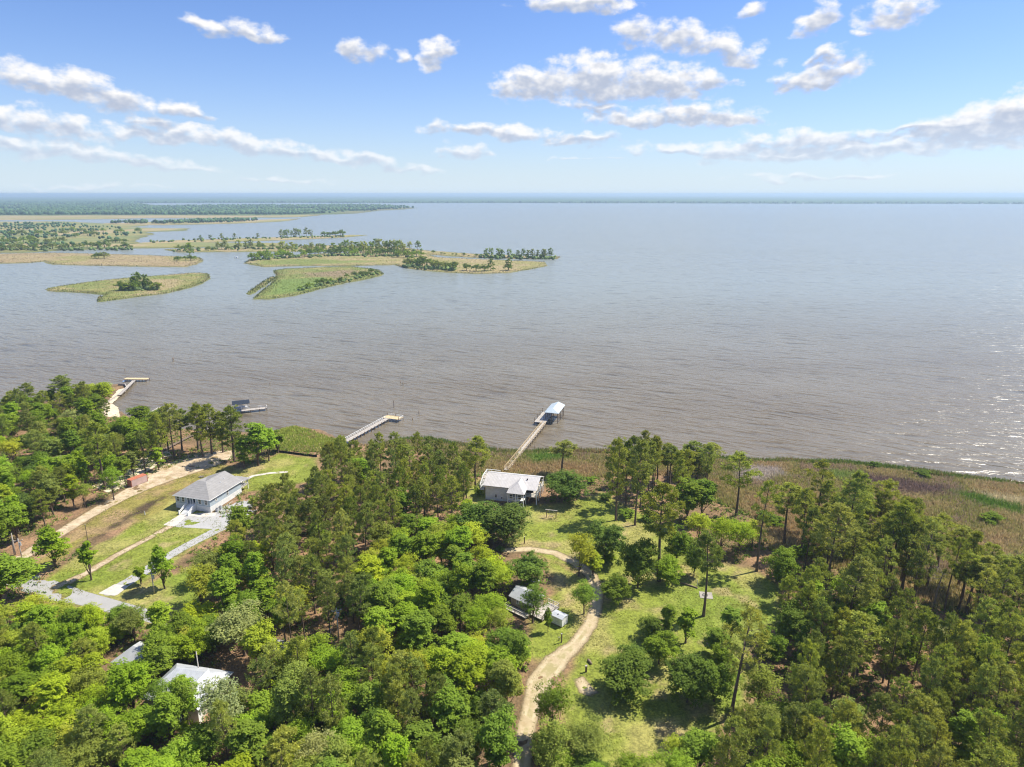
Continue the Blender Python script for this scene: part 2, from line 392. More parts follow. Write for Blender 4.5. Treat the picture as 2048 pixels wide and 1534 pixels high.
# ---------------------------------------------------------------- sheets on the ground: tracks, drives, sand
def sheet_material(name, c1, c2, rough=.95, soft=1.0, fine=2.5, dark=None, ramp=.12, strip=None):
    m_, t, out = material(name)
    e = t.add('ShaderNodeAttribute', attribute_name='edge'); tc = t.add('ShaderNodeTexCoord')
    n = t.noise(tc.outputs['Object'], fine, 5, .7); n2 = t.noise(tc.outputs['Object'], .45, 4, .6)
    col = t.mix(t.mr(t.m('ADD', t.m('MULTIPLY', n, .5), t.m('MULTIPLY', n2, .5)), .38, .62), c1, c2)
    if dark: col = t.mix(t.mr(e.outputs['Fac'], -.1, .9), [v * .78 for v in dark], col)
    if dark: col = t.mix(t.mr(t.noise(tc.outputs['Object'], .22, 4, .65), .54, .66), col, dark)
    if strip: col = t.mix(t.m('MULTIPLY', t.mr(e.outputs['Fac'], 1.15, 1.55), t.mr(n2, .42, .62)), col, strip)
    p = principled(t, out, col, rough, 0, .15, bump(t, n, .6, .08))
    al = t.mr(t.m('ADD', e.outputs['Fac'], t.m('MULTIPLY', t.m('SUBTRACT', t.m('ADD', t.m('MULTIPLY', n2, .6), t.m('MULTIPLY', n, .5)), .55), soft)), -ramp, ramp)
    t.put(p.inputs['Alpha'], al)
    return m_
def sheet(name, label, fn, bbox, z, mat, step=.6, margin=.8):
    x0, x1, y0, y1 = bbox
    xs = np.arange(x0, x1 + step, step); ys = np.arange(y0, y1 + step, step); X, Y = np.meshgrid(xs, ys)
    s = fn(X, Y); F = gridfaces(*X.shape); sv = s.ravel()
    F = F[(sv[F] > -margin).any(1)]
    used = np.unique(F); idx = np.zeros(X.size, int); idx[used] = np.arange(len(used))
    V = np.stack([X.ravel()[used], Y.ravel()[used], np.maximum(land_z(X.ravel()[used], Y.ravel()[used]), .3) + z], -1)
    o = link(name, mesh(name, V, idx[F], [mat], attrs={'edge': np.clip(sv[used], -2, 3)}, smooth_shade=True))
    return tag(o, label, kind='structure')
def bbox(P, m=3):
    P = np.asarray(P); return P[:, 0].min() - m, P[:, 0].max() + m, P[:, 1].min() - m, P[:, 1].max() + m
SAND = sheet_material('sand', (.37, .28, .18), (.59, .48, .335), soft=2.6, dark=(.32, .24, .12), ramp=.4)
TRACKM = sheet_material('track_sand', (.42, .33, .20), (.54, .445, .29), soft=1.9, dark=(.40, .31, .18), fine=1.1, ramp=.45, strip=(.34, .29, .14))
PALE = sheet_material('pale_sand', (.52, .42, .29), (.70, .60, .45), soft=2.4)
CONC = sheet_material('concrete', (.50, .46, .40), (.60, .55, .48), soft=.15, fine=1.2)
GRAVEL = sheet_material('grey_gravel', (.375, .37, .36), (.42, .41, .395), soft=.06, fine=3)
ASPH = sheet_material('asphalt', (.33, .325, .315), (.38, .37, .355), soft=.05, fine=5)
def strip(name, label, pts, W, z, mat, **k):
    P = GP(pts); sheet(name, label, lambda x, y: line_sdf(x, y, P, W), bbox(P, max(W)), z, mat, **k); return P
def patch(name, label, pts, z, mat, **k):
    P = GP(pts); sheet(name, label, lambda x, y: sdf(x, y, P), bbox(P), z, mat, **k); return P
TRACK_PX = [(1040,1620),(1043,1530),(1050,1470),(1062,1420),(1080,1365),(1112,1322),(1152,1288),(1180,1250),(1193,1212),(1196,1180),(1182,1150),(1152,1126),(1110,1106),(1060,1098),(1012,1100)]
TRACK = strip('dirt_track', 'sandy two-rut track winding from the bottom edge up across the lawn', TRACK_PX,
              [3.2,3.4,3.6,3.8,5.6,5.2,3.6,3.3,3.1,3.1,3.6,3.1,2.8,2.8,3.0], .012, TRACKM)
patch('sand_patch', 'bare pale sand patch beside the round oak on the lawn', [(1148,1362),(1165,1352),(1196,1385),(1178,1392),(1160,1385)], .010, TRACKM)
SANDROAD = strip('sandy_road', 'wide pale sandy road running to the cleared lot by the shore',
      [(20,1130),(90,1085),(170,1035),(235,998),(285,972),(340,945),(400,922),(440,912)], [4.5,5,5,6,9,16,19,13], .012, SAND)
patch('sandy_lot', 'cleared sandy lot shaded by trees behind the red container', [(185,972),(215,945),(265,918),(320,912),(332,922),(290,945),(250,975),(215,985)], .008, PALE)
patch('sandy_lot', 'bare sand between the pines left of the boardwalk', [(290,905),(335,900),(345,912),(300,918)], .008, PALE)
patch('sandy_beach', 'small sandy beach beside the bulkhead', [(190,812),(216,800),(236,812),(240,834),(212,832)], .02, PALE)
patch('gravel_court', 'grey gravel parking court in front of the blue house', [(333,1053),(372,1029),(430,1025),(468,1000),(500,1000),(515,1020),(470,1045),(435,1056),(425,1058)], .008, GRAVEL)
patch('concrete_walk', 'concrete walk at the foot of the blue house steps', [(326,1050),(362,1028),(372,1022),(386,1028),(420,1024),(434,1027),(430,1032),(400,1034),(376,1031),(350,1053)], .016, CONC)
strip('sandy_strip', 'worn sandy strip across the lawn to the gravel court', [(118,1172),(170,1148),(230,1112),(290,1080),(338,1054)], [3.5,2.6,2.6,2.4,2.6], .010, SAND)
strip('driveway', 'grey gravel driveway curving down from the court to the road', [(225,1182),(262,1160),(320,1122),(372,1092),(430,1062),(455,1050)], [4.2,3.6,3.4,3.4,3.6,4], .012, GRAVEL)
patch('driveway_apron', 'pale concrete driveway apron meeting the road', [(196,1187),(230,1168),(258,1172),(232,1192)], .018, CONC)
strip('road', 'grey road end showing between the trees', [(-20,1140),(60,1165),(110,1184),(160,1195),(235,1215),(330,1240),(450,1270),(600,1300)], [4.5,6.5,7,5,4.5,4,4,4], .006, ASPH)
strip('garden_walk', 'narrow curved concrete walk behind the blue house', [(484,963),(505,952),(540,946),(572,944)], [1.6,1.5,1.5,1.5], .012, CONC)
patch('bulkhead_fill', 'pale rubble fill behind the timber bulkhead', [(212,806),(236,778),(250,774),(252,780),(222,806)], .25, PALE)

# ---------------------------------------------------------------- haze
bm = MB().box((-26000, -600, -8), (26000, 30000, 112))
hz = bm.build('haze', None)
hm, t, out = material('haze'); pv = t.add('ShaderNodeVolumePrincipled')
pv.inputs['Color'].default_value = (.62, .82, 1.0, 1); pv.inputs['Density'].default_value = 1.0e-4; pv.inputs['Anisotropy'].default_value = .2
t.put(out.inputs['Volume'], pv.outputs[0]); hz.data.materials.append(hm)
tag(hz, 'thin pale sea haze lying over the whole bay', 'haze', kind='stuff')
hz.display_type = 'BOUNDS'
# ---------------------------------------------------------------- trees
def leaf_material(name, transl=.36):
    m_, t, out = material(name)
    oi = t.add('ShaderNodeObjectInfo'); at = t.add('ShaderNodeAttribute', attribute_name='v')
    c = t.mix(1.0, oi.outputs['Color'], t.mix(at.outputs['Fac'], (.62, .66, .7), (1.34, 1.26, 1.05)), 'MULTIPLY')
    d = t.add('ShaderNodeBsdfPrincipled'); t.put(d.inputs['Base Color'], c); d.inputs['Roughness'].default_value = .7; d.inputs['Specular IOR Level'].default_value = .08
    tr = t.add('ShaderNodeBsdfTranslucent'); t.put(tr.inputs[0], t.mix(1.0, c, (1.25, 1.15, .6), 'MULTIPLY'))
    mx = t.add('ShaderNodeMixShader'); mx.inputs[0].default_value = transl
    t.put(mx.inputs[1], d.outputs[0]); t.put(mx.inputs[2], tr.outputs[0]); t.put(out.inputs[0], mx.outputs[0])
    return m_
LEAF = leaf_material('leaves', .4); NEEDLE = leaf_material('pine_needles', .36)
BARK = simple('bark', (.16, .115, .085), .95, var=.35, scale=4, bmp=.05, stretch=(1, 1, .2))
PALEBARK = simple('pale_bark', (.33, .29, .25), .95, var=.3, scale=4, bmp=.03, stretch=(1, 1, .25))

def unit(a): return a / (np.linalg.norm(a, axis=-1, keepdims=True) + 1e-9)
def leaf_quads(c, n, s, rng, asp=.62):
    k = len(c); r = unit(rng.normal(size=(k, 3))); u = unit(np.cross(n, r)); v = np.cross(n, u)
    u = u * (s / 2)[:, None]; v = v * (s * asp / 2)[:, None]
    V = np.stack([c - u, c - v + u * .15, c + u, c + v + u * .15], 1).reshape(-1, 3)
    return V, np.arange(4 * k).reshape(k, 4)
def broad_crown(seed, H, Rr, z0, nl, ns, nlf, leaf, power=.5, taper=0.0, up=.8, low=.3):
    rng = np.random.default_rng(seed); rz = H * (1 - z0) / 2; zc = H * (1 + z0) / 2
    d = unit(rng.normal(size=(nl, 3))); d[:, 2] = np.abs(d[:, 2]) * np.where(rng.random(nl) < 1 - low, 1, -.95)
    rr = rng.random(nl) ** power * .72
    L = d * rr[:, None] * [Rr, Rr, rz]; L[:, 2] += zc
    tz = np.clip((L[:, 2] - H * z0) / (H * (1 - z0)), 0, 1)
    L[:, :2] *= (1 - taper * tz)[:, None]
    lr = Rr * rng.uniform(.30, .46, nl) * (1 - .5 * taper * tz)
    lv = rng.uniform(-.16, .16, nl)
    sd_ = unit(rng.normal(size=(nl, ns, 3))); sd_[..., 2] = np.where(sd_[..., 2] < -.45, -sd_[..., 2], sd_[..., 2])
    S = L[:, None] + sd_ * (lr[:, None, None] * rng.uniform(.55, 1.0, (nl, ns, 1))) * [1, 1, .8]
    S = S.reshape(-1, 3); sdir = sd_.reshape(-1, 3); slr = np.repeat(lr, ns); slv = np.repeat(lv, ns) + rng.uniform(-.13, .13, nl * ns)
    q = unit(rng.normal(size=(len(S), nlf, 3)))
    c = S[:, None] + q * (slr[:, None, None] * .40 * rng.random((len(S), nlf, 1)) ** .4) * [1, 1, .6]
    nrm = unit(.55 * q + .35 * sdir[:, None] + np.array([0, 0, up]) + .38 * rng.normal(size=q.shape))
    v = np.clip(.5 + slv[:, None] + rng.uniform(-.22, .22, (len(S), nlf)), 0, 1)
    c = c.reshape(-1, 3); c[:, 2] = np.maximum(c[:, 2], .15)
    V, F = leaf_quads(c, nrm.reshape(-1, 3), rng.uniform(.7, 1.25, len(c)) * leaf, rng)
    return V, F, np.repeat(v.ravel(), 4), L
def limb(mb, p, q, r0, r1, rng, n=6, k=5, bend=.12):
    p = np.array(p, float); q = np.array(q, float); Ln = np.linalg.norm(q - p)
    off = rng.normal(size=3) * bend * Ln; pts = []
    for i in range(k):
        t = i / (k - 1); pts.append(p * (1 - t) + q * t + off * math.sin(t * math.pi) * .5)
    mb.tube(pts, [r0 + (r1 - r0) * i / (k - 1) for i in range(k)], n)
def make_broad(seed, H, Rr, z0=.22, nl=24, ns=13, nlf=20, leaf=.34, bark=None, **k):
    rng = np.random.default_rng(seed + 999)
    V, F, v, L = broad_crown(seed, H, Rr, z0, nl, ns, nlf, leaf, **k)
    crown = mesh('crown', V, F, [LEAF], attrs={'v': v})
    mb = MB(); r = .012 * H + .03; hz0 = max(z0 * H, .8)
    mb.tube([(0, 0, -.3), (0, 0, .0), (rng.normal() * .1, rng.normal() * .1, hz0), (rng.normal() * .2, rng.normal() * .2, H * .62)], [r * 1.5, r * 1.25, r * .85, r * .3], 7)
    for i in rng.choice(len(L), min(9, len(L)), replace=False):
        limb(mb, (0, 0, hz0 * rng.uniform(.8, 1.25)), L[i], r * .42, r * .12, rng, 5, 4)
    return crown, mb.mesh('trunk', bark or BARK, True)

def make_pine(seed, H, Rr, cb=.5, nb=30, lean=0.0, dens=1.0, flat=0.0, needle=.55):
    rng = np.random.default_rng(seed); mb = MB()
    ph = rng.uniform(0, 6.28); k = 9
    def axis(t): return np.array([lean * H * t * t + .012 * H * math.sin(ph + 3 * t), .012 * H * math.cos(ph + 2.5 * t) - .012 * H * math.cos(ph), H * t])
    r0 = .012 * H + .06
    mb.tube([axis(-.02)] + [axis(i / (k - 1)) for i in range(k)], [r0 * 1.25, r0 * 1.2] + [r0 * (1 - .86 * i / (k - 1)) for i in range(1, k)], 7)
    clump = []
    for i in range(nb):
        t = cb + (1 - cb) * (i + rng.random()) / nb; u = (t - cb) / (1 - cb)
        prof = (.55 + .45 * math.sin(min(u / .5, 1) * math.pi / 2)) * (1 - max(0, (u - .45) / .55) ** 1.6 * .72)
        L = Rr * prof * rng.uniform(.6, 1.08); a = i * 2.4 + rng.uniform(-.5, .5)
        el = rng.uniform(.02, .45) + .5 * u - flat * .25
        dr = np.array([math.cos(a) * math.cos(el), math.sin(a) * math.cos(el), math.sin(el)])
        p0 = axis(t); p1 = p0 + dr * L; mid = (p0 + p1) / 2 - np.array([0, 0, .06 * L])
        mb.tube([p0, mid, p1], [r0 * .26 * (1 - .6 * u), r0 * .16 * (1 - .6 * u), .02], 4, False)
        side = unit(np.cross(dr, [0, 0, 1]))
        n = max(4, int(rng.poisson(7 * dens * (.5 + .5 * L / Rr))))
        for j in range(n):
            f = rng.uniform(.36, 1.0) ** .7; b = p0 + (p1 - p0) * f
            clump.append(b + side * rng.normal() * .26 * L * (1.15 - f * .6) + np.array([0, 0, rng.uniform(-.05, .35)]) + rng.normal(size=3) * .12)
    for j in range(int(6 * dens)): clump.append(axis(1) + rng.normal(size=3) * [.35, .35, .4])
    c = np.array(clump); m = 26
    d = unit(rng.normal(size=(len(c), m, 3)) + [0, 0, .38]); ln = needle * rng.uniform(.65, 1.25, (len(c), m, 1))
    perp = unit(np.cross(d, rng.normal(size=d.shape))); wd = rng.uniform(.045, .085, (len(c), m, 1)) * needle / .55
    base = c[:, None] + d * .05; tip = c[:, None] + d * ln
    V = np.stack([base, c[:, None] + d * ln * .7 + perp * wd, tip, c[:, None] + d * ln * .7 - perp * wd], 2).reshape(-1, 3)
    F = np.arange(len(V)).reshape(-1, 4)
    v = np.clip(.5 + rng.uniform(-.34, .34, (len(c), 1)) + rng.uniform(-.2, .2, (len(c), m)), 0, 1)
    return mesh('crown', V, F, [NEEDLE], attrs={'v': np.repeat(v.ravel(), 4)}), mb.mesh('trunk', BARK, True)

# variants at real size: (crown, trunk, height, crown radius)
PINES = [(*make_pine(100 + i, 20, rr, cb, nb, ln, de, fl), 20, rr) for i, (rr, cb, nb, ln, de, fl) in enumerate(
    [(4.0,.48,36,.0,1.5,0),(4.2,.40,40,.03,1.4,0),(3.6,.55,32,-.03,1.6,.3),(4.4,.52,34,.05,1.4,.6),(3.8,.32,46,.0,1.3,0),(3.4,.58,30,.02,1.5,.5),(4.2,.44,38,-.04,1.5,.2),(3.6,.30,48,.02,1.3,0)])]
STAND = [(*make_pine(120 + i, 16, rr, cb, nb, ln, de, fl, .56), 16, rr) for i, (rr, cb, nb, ln, de, fl) in enumerate(
    [(4.2,.34,36,.0,1.25,0),(4.4,.40,34,.03,1.3,.3),(4.0,.30,38,-.03,1.2,.2),(4.5,.44,32,.06,1.35,.4),(4.1,.36,36,-.06,1.25,.2),(3.8,.42,32,.09,1.2,.5)])]
SPARSE = [(*make_pine(140 + i, 20, rr, cb, nb, ln, de, fl), 20, rr) for i, (rr, cb, nb, ln, de, fl) in enumerate([(3.6,.5,22,.04,1.0,.4),(3.2,.58,20,-.03,1.0,.6),(4.0,.42,26,.07,.9,.3)])]
ROUND = [(*make_broad(200 + i, 12, rr, z0, nl, ns, nlf, lf, low=.46), 12, rr) for i, (rr, z0, nl, ns, nlf, lf) in enumerate(
    [(4.6,-.10,38,15,19,.40),(4.3,.04,34,15,19,.38),(5.0,-.02,38,14,19,.42),(4.4,-.10,36,15,19,.38)])]
TALL = [(*make_broad(230 + i, 16, rr, z0, nl, ns, nlf, lf, taper=tp), 16, rr) for i, (rr, z0, nl, ns, nlf, lf, tp) in enumerate(
    [(4.2,.18,36,14,18,.44,.2),(3.9,.15,36,14,18,.44,.35),(4.5,.2,38,14,18,.44,.15),(4.1,.14,38,14,17,.44,.3)])]
YOUNG = [(*make_broad(260 + i, 8, rr, z0, nl, ns, nlf, lf, taper=tp, power=.7, low=.42), 8, rr) for i, (rr, z0, nl, ns, nlf, lf, tp) in enumerate(
    [(1.9,.10,26,12,14,.32,.5),(1.6,.08,24,12,13,.30,.4),(2.3,.14,28,11,13,.34,.2)])]
FEATHER = [(*make_broad(280 + i, 13, rr, z0, nl, ns, nlf, lf, power=.6), 13, rr) for i, (rr, z0, nl, ns, nlf, lf) in enumerate(
    [(4.2,.15,32,12,12,.33),(4.0,.12,30,12,13,.33),(4.4,.2,34,12,12,.32)])]
BUSH = [(*make_broad(300 + i, 3.0, rr, .02, 14, 11, 14, .28, low=.4), 3.0, rr) for i, rr in enumerate([1.8, 1.6, 2.1])]

PAL = dict(lime=(.37,.47,.035), bright=(.28,.41,.035), mid=(.215,.315,.034), dark=(.155,.235,.038), olive=(.27,.33,.07),
           yellow=(.41,.47,.055), pine=(.335,.385,.085), deep=(.235,.29,.066), sage=(.40,.44,.17))
WORD = dict(lime='lime-green', bright='bright green', mid='mid-green', dark='dark green', olive='olive green', yellow='yellow-green', pine='olive', deep='dark', sage='pale sage')
RNG = random.Random(7)
placed = []                                        # x, y, crown radius, height
counts = {}
def height_to(bx, by, ty):
    p = G(bx, by); lo, hi = .3, 40
    for _ in range(40):
        m_ = (lo + hi) / 2
        if PJ(p[0], p[1], 1 + m_)[1] > ty: lo = m_
        else: hi = m_
    return p, lo
def depth(x, y, z): return y * math.cos(PITCH) - (z - CAM_H) * math.sin(PITCH)
def plant(name, cat, var, x, y, h, r, col, label, group=None, rot=None, z=None):
    crown, trunk, H0, R0 = var
    root = link(name, None, None, (x, y, float(land_z(np.array([x]), np.array([y]))[0]) - .05 if z is None else z), RNG.uniform(0, 6.28) if rot is None else rot)
    tag(root, label, cat, group)
    sc = (r / R0, r / R0, h / H0)
    tw = max(.7, min(1.3, (h / H0)))
    link('trunk', trunk, root, scale=sc)
    c = link('crown', crown, root, scale=sc); b_ = RNG.uniform(.84, 1.16); c.color = (col[0] * b_ * RNG.uniform(.93, 1.06), col[1] * b_, col[2] * b_ * RNG.uniform(.8, 1.3), 1)
    placed.append((x, y, r, h)); counts[name] = counts.get(name, 0) + 1
    root.empty_display_size = .5
    return root
def tree_px(kind, bx, by, ty, wpx, colour, label, group=None, rot=None, vi=None):
    V = dict(pine=PINES, sparse=SPARSE, round=ROUND, tall=TALL, young=YOUNG, feather=FEATHER, bush=BUSH)[kind]
    p, h = height_to(bx, by, ty); d = depth(p[0], p[1], 1 + h * .7); r = wpx * d / FPX / 2 * (1.36 if kind in ('pine', 'sparse') else 1.5 if kind == 'young' else 1.2)
    var = V[vi if vi is not None else RNG.randrange(len(V))]
    name, cat = (('pine_tree', 'pine tree') if kind in ('pine', 'sparse') else ('shrub', 'shrub') if kind == 'bush' else ('leafy_tree', 'tree'))
    return plant(name, cat, var, p[0], p[1], h, r, PAL[colour], label, group, rot)

T = tree_px
GP_R, GP_G, GP_L, GP_S = 'pines along the marsh edge', 'trees on the lawn', 'young trees on the left lawn', 'trees between the sandy lot and the water'
# pines standing along the lawn and the marsh
T('pine',1316,1160,975,80,'pine','tall pine with bare trunk rising from the bright bushes at the lawn edge',GP_R,vi=0)
T('pine',1405,1232,1071,52,'deep','lone small-crowned pine standing on open lawn near the concrete slab',GP_R,vi=5)
T('sparse',1515,1142,969,46,'pine','slender pine at the far corner of the lawn casting a long trunk shadow',GP_R,vi=0)
T('pine',1474,1032,915,62,'pine','solitary round-topped pine with long bare trunk against the brown marsh',GP_R,vi=3)
T('pine',1569,1089,975,54,'pine','pine rising behind the leafy bush at the marsh edge',GP_R,vi=2)
T('sparse',1634,1061,929,48,'pine','ragged pine with one long bare side branch standing alone in the marsh',GP_R,vi=1)
T('pine',1270,1050,888,46,'pine','tallest double-trunked pine of the grove right of the white house',GP_R,vi=1)
T('pine',1232,1040,884,44,'pine','first tall pine of the grove beyond the lawn tree',GP_R,vi=4)
T('pine',1250,1012,886,40,'deep','dark pine in the middle of the grove right of the white house',GP_R,vi=0)
T('pine',1296,1001,889,40,'pine','pine on the right flank of the grove right of the white house',GP_R,vi=6)
T('pine',1313,962,900,34,'pine','thin pine behind the grove near the shoreline',GP_R,vi=5)
T('pine',1335,962,891,32,'pine','narrow pine with straight dark trunk near the shoreline',GP_R,vi=5)
T('pine',1372,956,902,44,'pine','bushy pine above the green trees by the shoreline',GP_R,vi=7)
T('pine',1379,948,886,42,'deep','pale-topped pine standing closest to the water in the grove',GP_R,vi=2)
T('pine',1415,949,890,46,'pine','flat-topped pine at the right end of the shoreline grove',GP_R,vi=3)
T('pine',1395,962,908,36,'deep','low pine tucked behind the flat-topped pine',GP_R,vi=7)
T('pine',1225,985,884,36,'pine','left outer pine of the grove close to the shore',GP_R,vi=6)
T('pine',1688,1126,950,62,'pine','tall pine with thick dark trunk where the wood meets the marsh',GP_R,vi=6)
T('pine',1649,1193,1018,72,'pine','wide pine with leaning trunk in front of the thick-trunked pine',GP_R,vi=3,rot=0)
T('pine',1761,1082,971,66,'pine','forked umbrella-shaped pine reaching out over the marsh',GP_R,vi=3)
T('pine',1777,1185,1012,58,'pine','pine with two bright lobes beside the umbrella-shaped pine',GP_R,vi=2)
T('sparse',1765,1198,1050,46,'deep','slim pine trunk in front of the pine with two bright lobes',GP_R,vi=1)
T('pine',1805,1187,1042,58,'pine','pine with straight dark trunk just past the two-lobed pine',GP_R,vi=7)
T('sparse',1823,1215,1049,66,'olive','leaning half-dead pine with grey twigs at the marsh edge',GP_R,vi=2,rot=.2)
T('pine',1822,1120,1003,30,'pine','small-topped pine peeping out beyond the marsh-edge row',GP_R,vi=5)
T('sparse',1890,1222,1080,36,'pine','thin pine between the dead snag and the row of bare trunks',GP_R,vi=0)
for i,(bx,by,ty,w_) in enumerate([(1915,1222,1112,54),(1935,1228,1125,58),(1951,1226,1116,56),(1966,1230,1142,60),(1988,1226,1122,60),(2022,1222,1118,66),(2052,1232,1130,66)]):
    T('pine',bx,by,ty,w_,'pine',['first','second','third','fourth','fifth','sixth','last'][i]+' pine of the bare-trunked row by the marsh at the right edge',GP_R)
T('pine',1702,1386,1238,88,'pine','pine with long black bare trunk above the straw clearing',None,vi=0)
T('sparse',1461,1438,1224,84,'pine','tall thin pine with pale leaning trunk among the lawn oaks',None,vi=2,rot=.3)
T('pine',1690,1290,1118,76,'pine','dome-crowned pine standing before the thick-trunked pine',None,vi=6)
T('pine',951,978,877,50,'pine','tall lone pine left of the white house',None,vi=6)
T('pine',1125,950,885,44,'pine','lone pine in the marsh behind the white house lawn',None,vi=5)
T('pine',930,960,905,34,'deep','low pine beside the tall lone pine left of the white house',None,vi=4)
# dead snag
rng = np.random.default_rng(5); sp, sh = height_to(1868, 1211, 1145); mb = MB()
mb.tube([(0,0,-.2),(.1,0,sh*.5),(.9,.1,sh)],[.28,.2,.07],7)
for i in range(16):
    t = rng.uniform(.45, 1); a = rng.uniform(0, 6.28); L = rng.uniform(1.2, 3.4); p = np.array([.9*t*t, .1*t, sh*t]); q = p + np.array([math.cos(a)*L, math.sin(a)*L, rng.uniform(-.2, 1.4)])
    limb(mb, p, q, .08, .02, rng, 4, 4)
    for k in range(3): limb(mb, p*.4+q*.6, q + rng.normal(size=3)*.8, .03, .01, rng, 3, 3)
snag = mb.build('dead_tree', PALEBARK, loc=(sp[0], sp[1], 1.0)); tag(snag, 'bare grey dead tree with bristling branches at the marsh edge', 'dead tree')
# leafy trees on and around the lawn
T('round',1252,1388,1303,102,'dark','large round dark oak on the lawn right of the bare sand patch',GP_G,vi=0)
T('round',1264,1345,1279,58,'dark','dark oak half hidden behind the large round oak',GP_G,vi=3)
T('round',1318,1328,1258,66,'mid','dense oak at the heart of the lawn clump',GP_G,vi=1)
T('round',1303,1278,1225,48,'dark','small dark oak at the upper end of the lawn clump',GP_G,vi=3)
T('tall',1334,1272,1206,40,'mid','narrow pointed tree behind the lawn clump',GP_G,vi=1)
T('young',1371,1286,1211,42,'bright','bright green young tree with bare stem on the lawn',GP_G,vi=0)
T('young',1462,1278,1204,42,'mid','egg-shaped young tree alone at the right side of the lawn',GP_G,vi=1)
T('round',1374,1404,1310,96,'dark','big dark oak at the front of the right lawn group',GP_G,vi=2)
T('round',1428,1402,1312,80,'dark','second big dark oak of the right lawn group',GP_G,vi=1)
T('tall',1430,1312,1250,54,'mid','mid-green tree topping the right lawn group',GP_G,vi=3)
T('round',1442,1345,1278,58,'mid','tree between the lone pine and the right lawn group',GP_G,vi=3)
T('feather',1515,1424,1330,80,'olive','airy olive tree in front of the tall leaning pine',GP_G,vi=0)
T('round',1211,1122,1036,74,'dark','round dark lollipop-shaped tree at the bend of the track',GP_G,vi=1)
T('feather',1158,1152,1055,60,'yellow','yellow-green many-stemmed tree where the track bends',GP_G,vi=1)
T('young',1186,1150,1098,32,'lime','small lime sapling against the yellow-green tree',GP_G,vi=2)
T('round',1276,1175,1068,76,'dark','tall dark oak right of the lollipop-shaped tree',GP_G,vi=2)
T('round',1232,1207,1141,62,'mid','glossy bushy tree beside the track bend',GP_G,vi=3)
T('feather',1168,1228,1158,56,'mid','feathery tree on the grass left of the track',GP_G,vi=2)
T('round',1352,1128,1046,58,'mid','tree behind the tall pine at the lawn edge',GP_G)
T('round',1388,1152,1076,46,'mid','rounded tree below the bright bushes at the lawn edge',GP_G)
T('round',1334,1168,1106,54,'bright','bright low tree at the foot of the tall pine',GP_G)
T('tall',1372,1048,954,66,'mid','bluish green tree in front of the shoreline pines',GP_G,vi=2)
T('tall',1402,1042,948,60,'mid','taller leafy tree right behind the bluish green tree',GP_G,vi=0)
T('feather',1396,1082,1022,54,'yellow','yellow-green tree left in the bright bushes',GP_G)
T('feather',1440,1112,1026,60,'lime','lime tree in the middle of the bright bushes',GP_G)
T('feather',1476,1108,1036,60,'bright','bright tree at the right end of the bright bushes',GP_G)
T('feather',1504,1095,1038,44,'yellow','small yellow-green tree beside the solitary round-topped pine',GP_G)
T('round',1560,1168,1085,62,'mid','leafy bush-like tree hiding a pine trunk at the lawn corner',GP_G)
T('tall',1618,1262,1158,66,'bright','bright leafy tree standing out of the dark wood edge',GP_G,vi=1)
T('round',1576,1296,1192,74,'dark','dark tree shading the right edge of the lawn',GP_G)
T('round',1540,1330,1255,60,'mid','low tree at the shaded right corner of the lawn',GP_G)
T('round',1130,1002,942,82,'dark','spreading dark tree right of the white house',GP_G,vi=2)
T('round',962,1080,994,80,'dark','dark oak just below the white house wall',None,vi=0)
T('round',1014,1086,1006,94,'dark','large grey-green oak in front of the white house porch',None,vi=2)
T('round',1058,1176,1104,78,'dark','dense dark tree above the cottage roof',None,vi=1)
T('feather',1066,1246,1168,60,'dark','dark loose tree covering the cottage deck',None,vi=0)
T('young',1096,1264,1212,14,'mid','thin sapling beside the white shed',None,vi=2)
T('feather',1105,1470,1345,74,'mid','leaning loose tree on the right bank of the track',None,vi=1)
T('feather',1180,1520,1440,90,'olive','sparse grey-green tree below the sand patch',None,vi=2)
T('feather',372,1475,1350,62,'mid','loose tree covering the middle of the white metal roof',None,vi=0)
T('feather',440,1490,1345,92,'sage','pale sage tree hiding the right end of the metal roof',None,vi=1)
T('tall',345,1500,1378,74,'bright','bright tree in front of the metal roof porch',None,vi=1)
T('round',415,1520,1440,84,'mid','broad tree at the foot of the metal-roofed house',None,vi=3)
T('tall',378,1462,1338,64,'bright','bright leafy tree spreading across the metal roof centre',None,vi=3)
T('feather',325,1440,1352,58,'mid','thin tree over the left slope of the metal roof',None,vi=2)
T('tall',1000,1575,1415,92,'mid','leafy tree leaning over the track from the left at the bottom',None,vi=2)
T('feather',1098,1572,1436,84,'olive','airy olive tree at the track bottom right side',None,vi=0)
T('round',310,1470,1400,70,'mid','leafy tree at the lower left corner of the metal roof',None,vi=1)
T('round',262,1395,1320,84,'bright','bright leafy tree between the grey roof and the metal roof',None,vi=2)
T('feather',490,1310,1205,110,'sage','large pale willow-like tree beside the road',None,vi=2)
# left lawn
T('young',113,1134,1050,50,'bright','larger open-crowned young tree by the sandy road',GP_L,vi=2)
T('young',183,1160,1066,30,'bright','slim young tree on the worn sandy strip',GP_L,vi=1)
T('young',330,1177,1086,36,'bright','young tree leaning over the driveway',GP_L,vi=2)
T('young',283,1168,1126,22,'bright','smallest sapling beside the driveway',GP_L,vi=1)
T('tall',5,1215,1112,140,'mid','big rounded tree at the left edge above the road',None,vi=2)
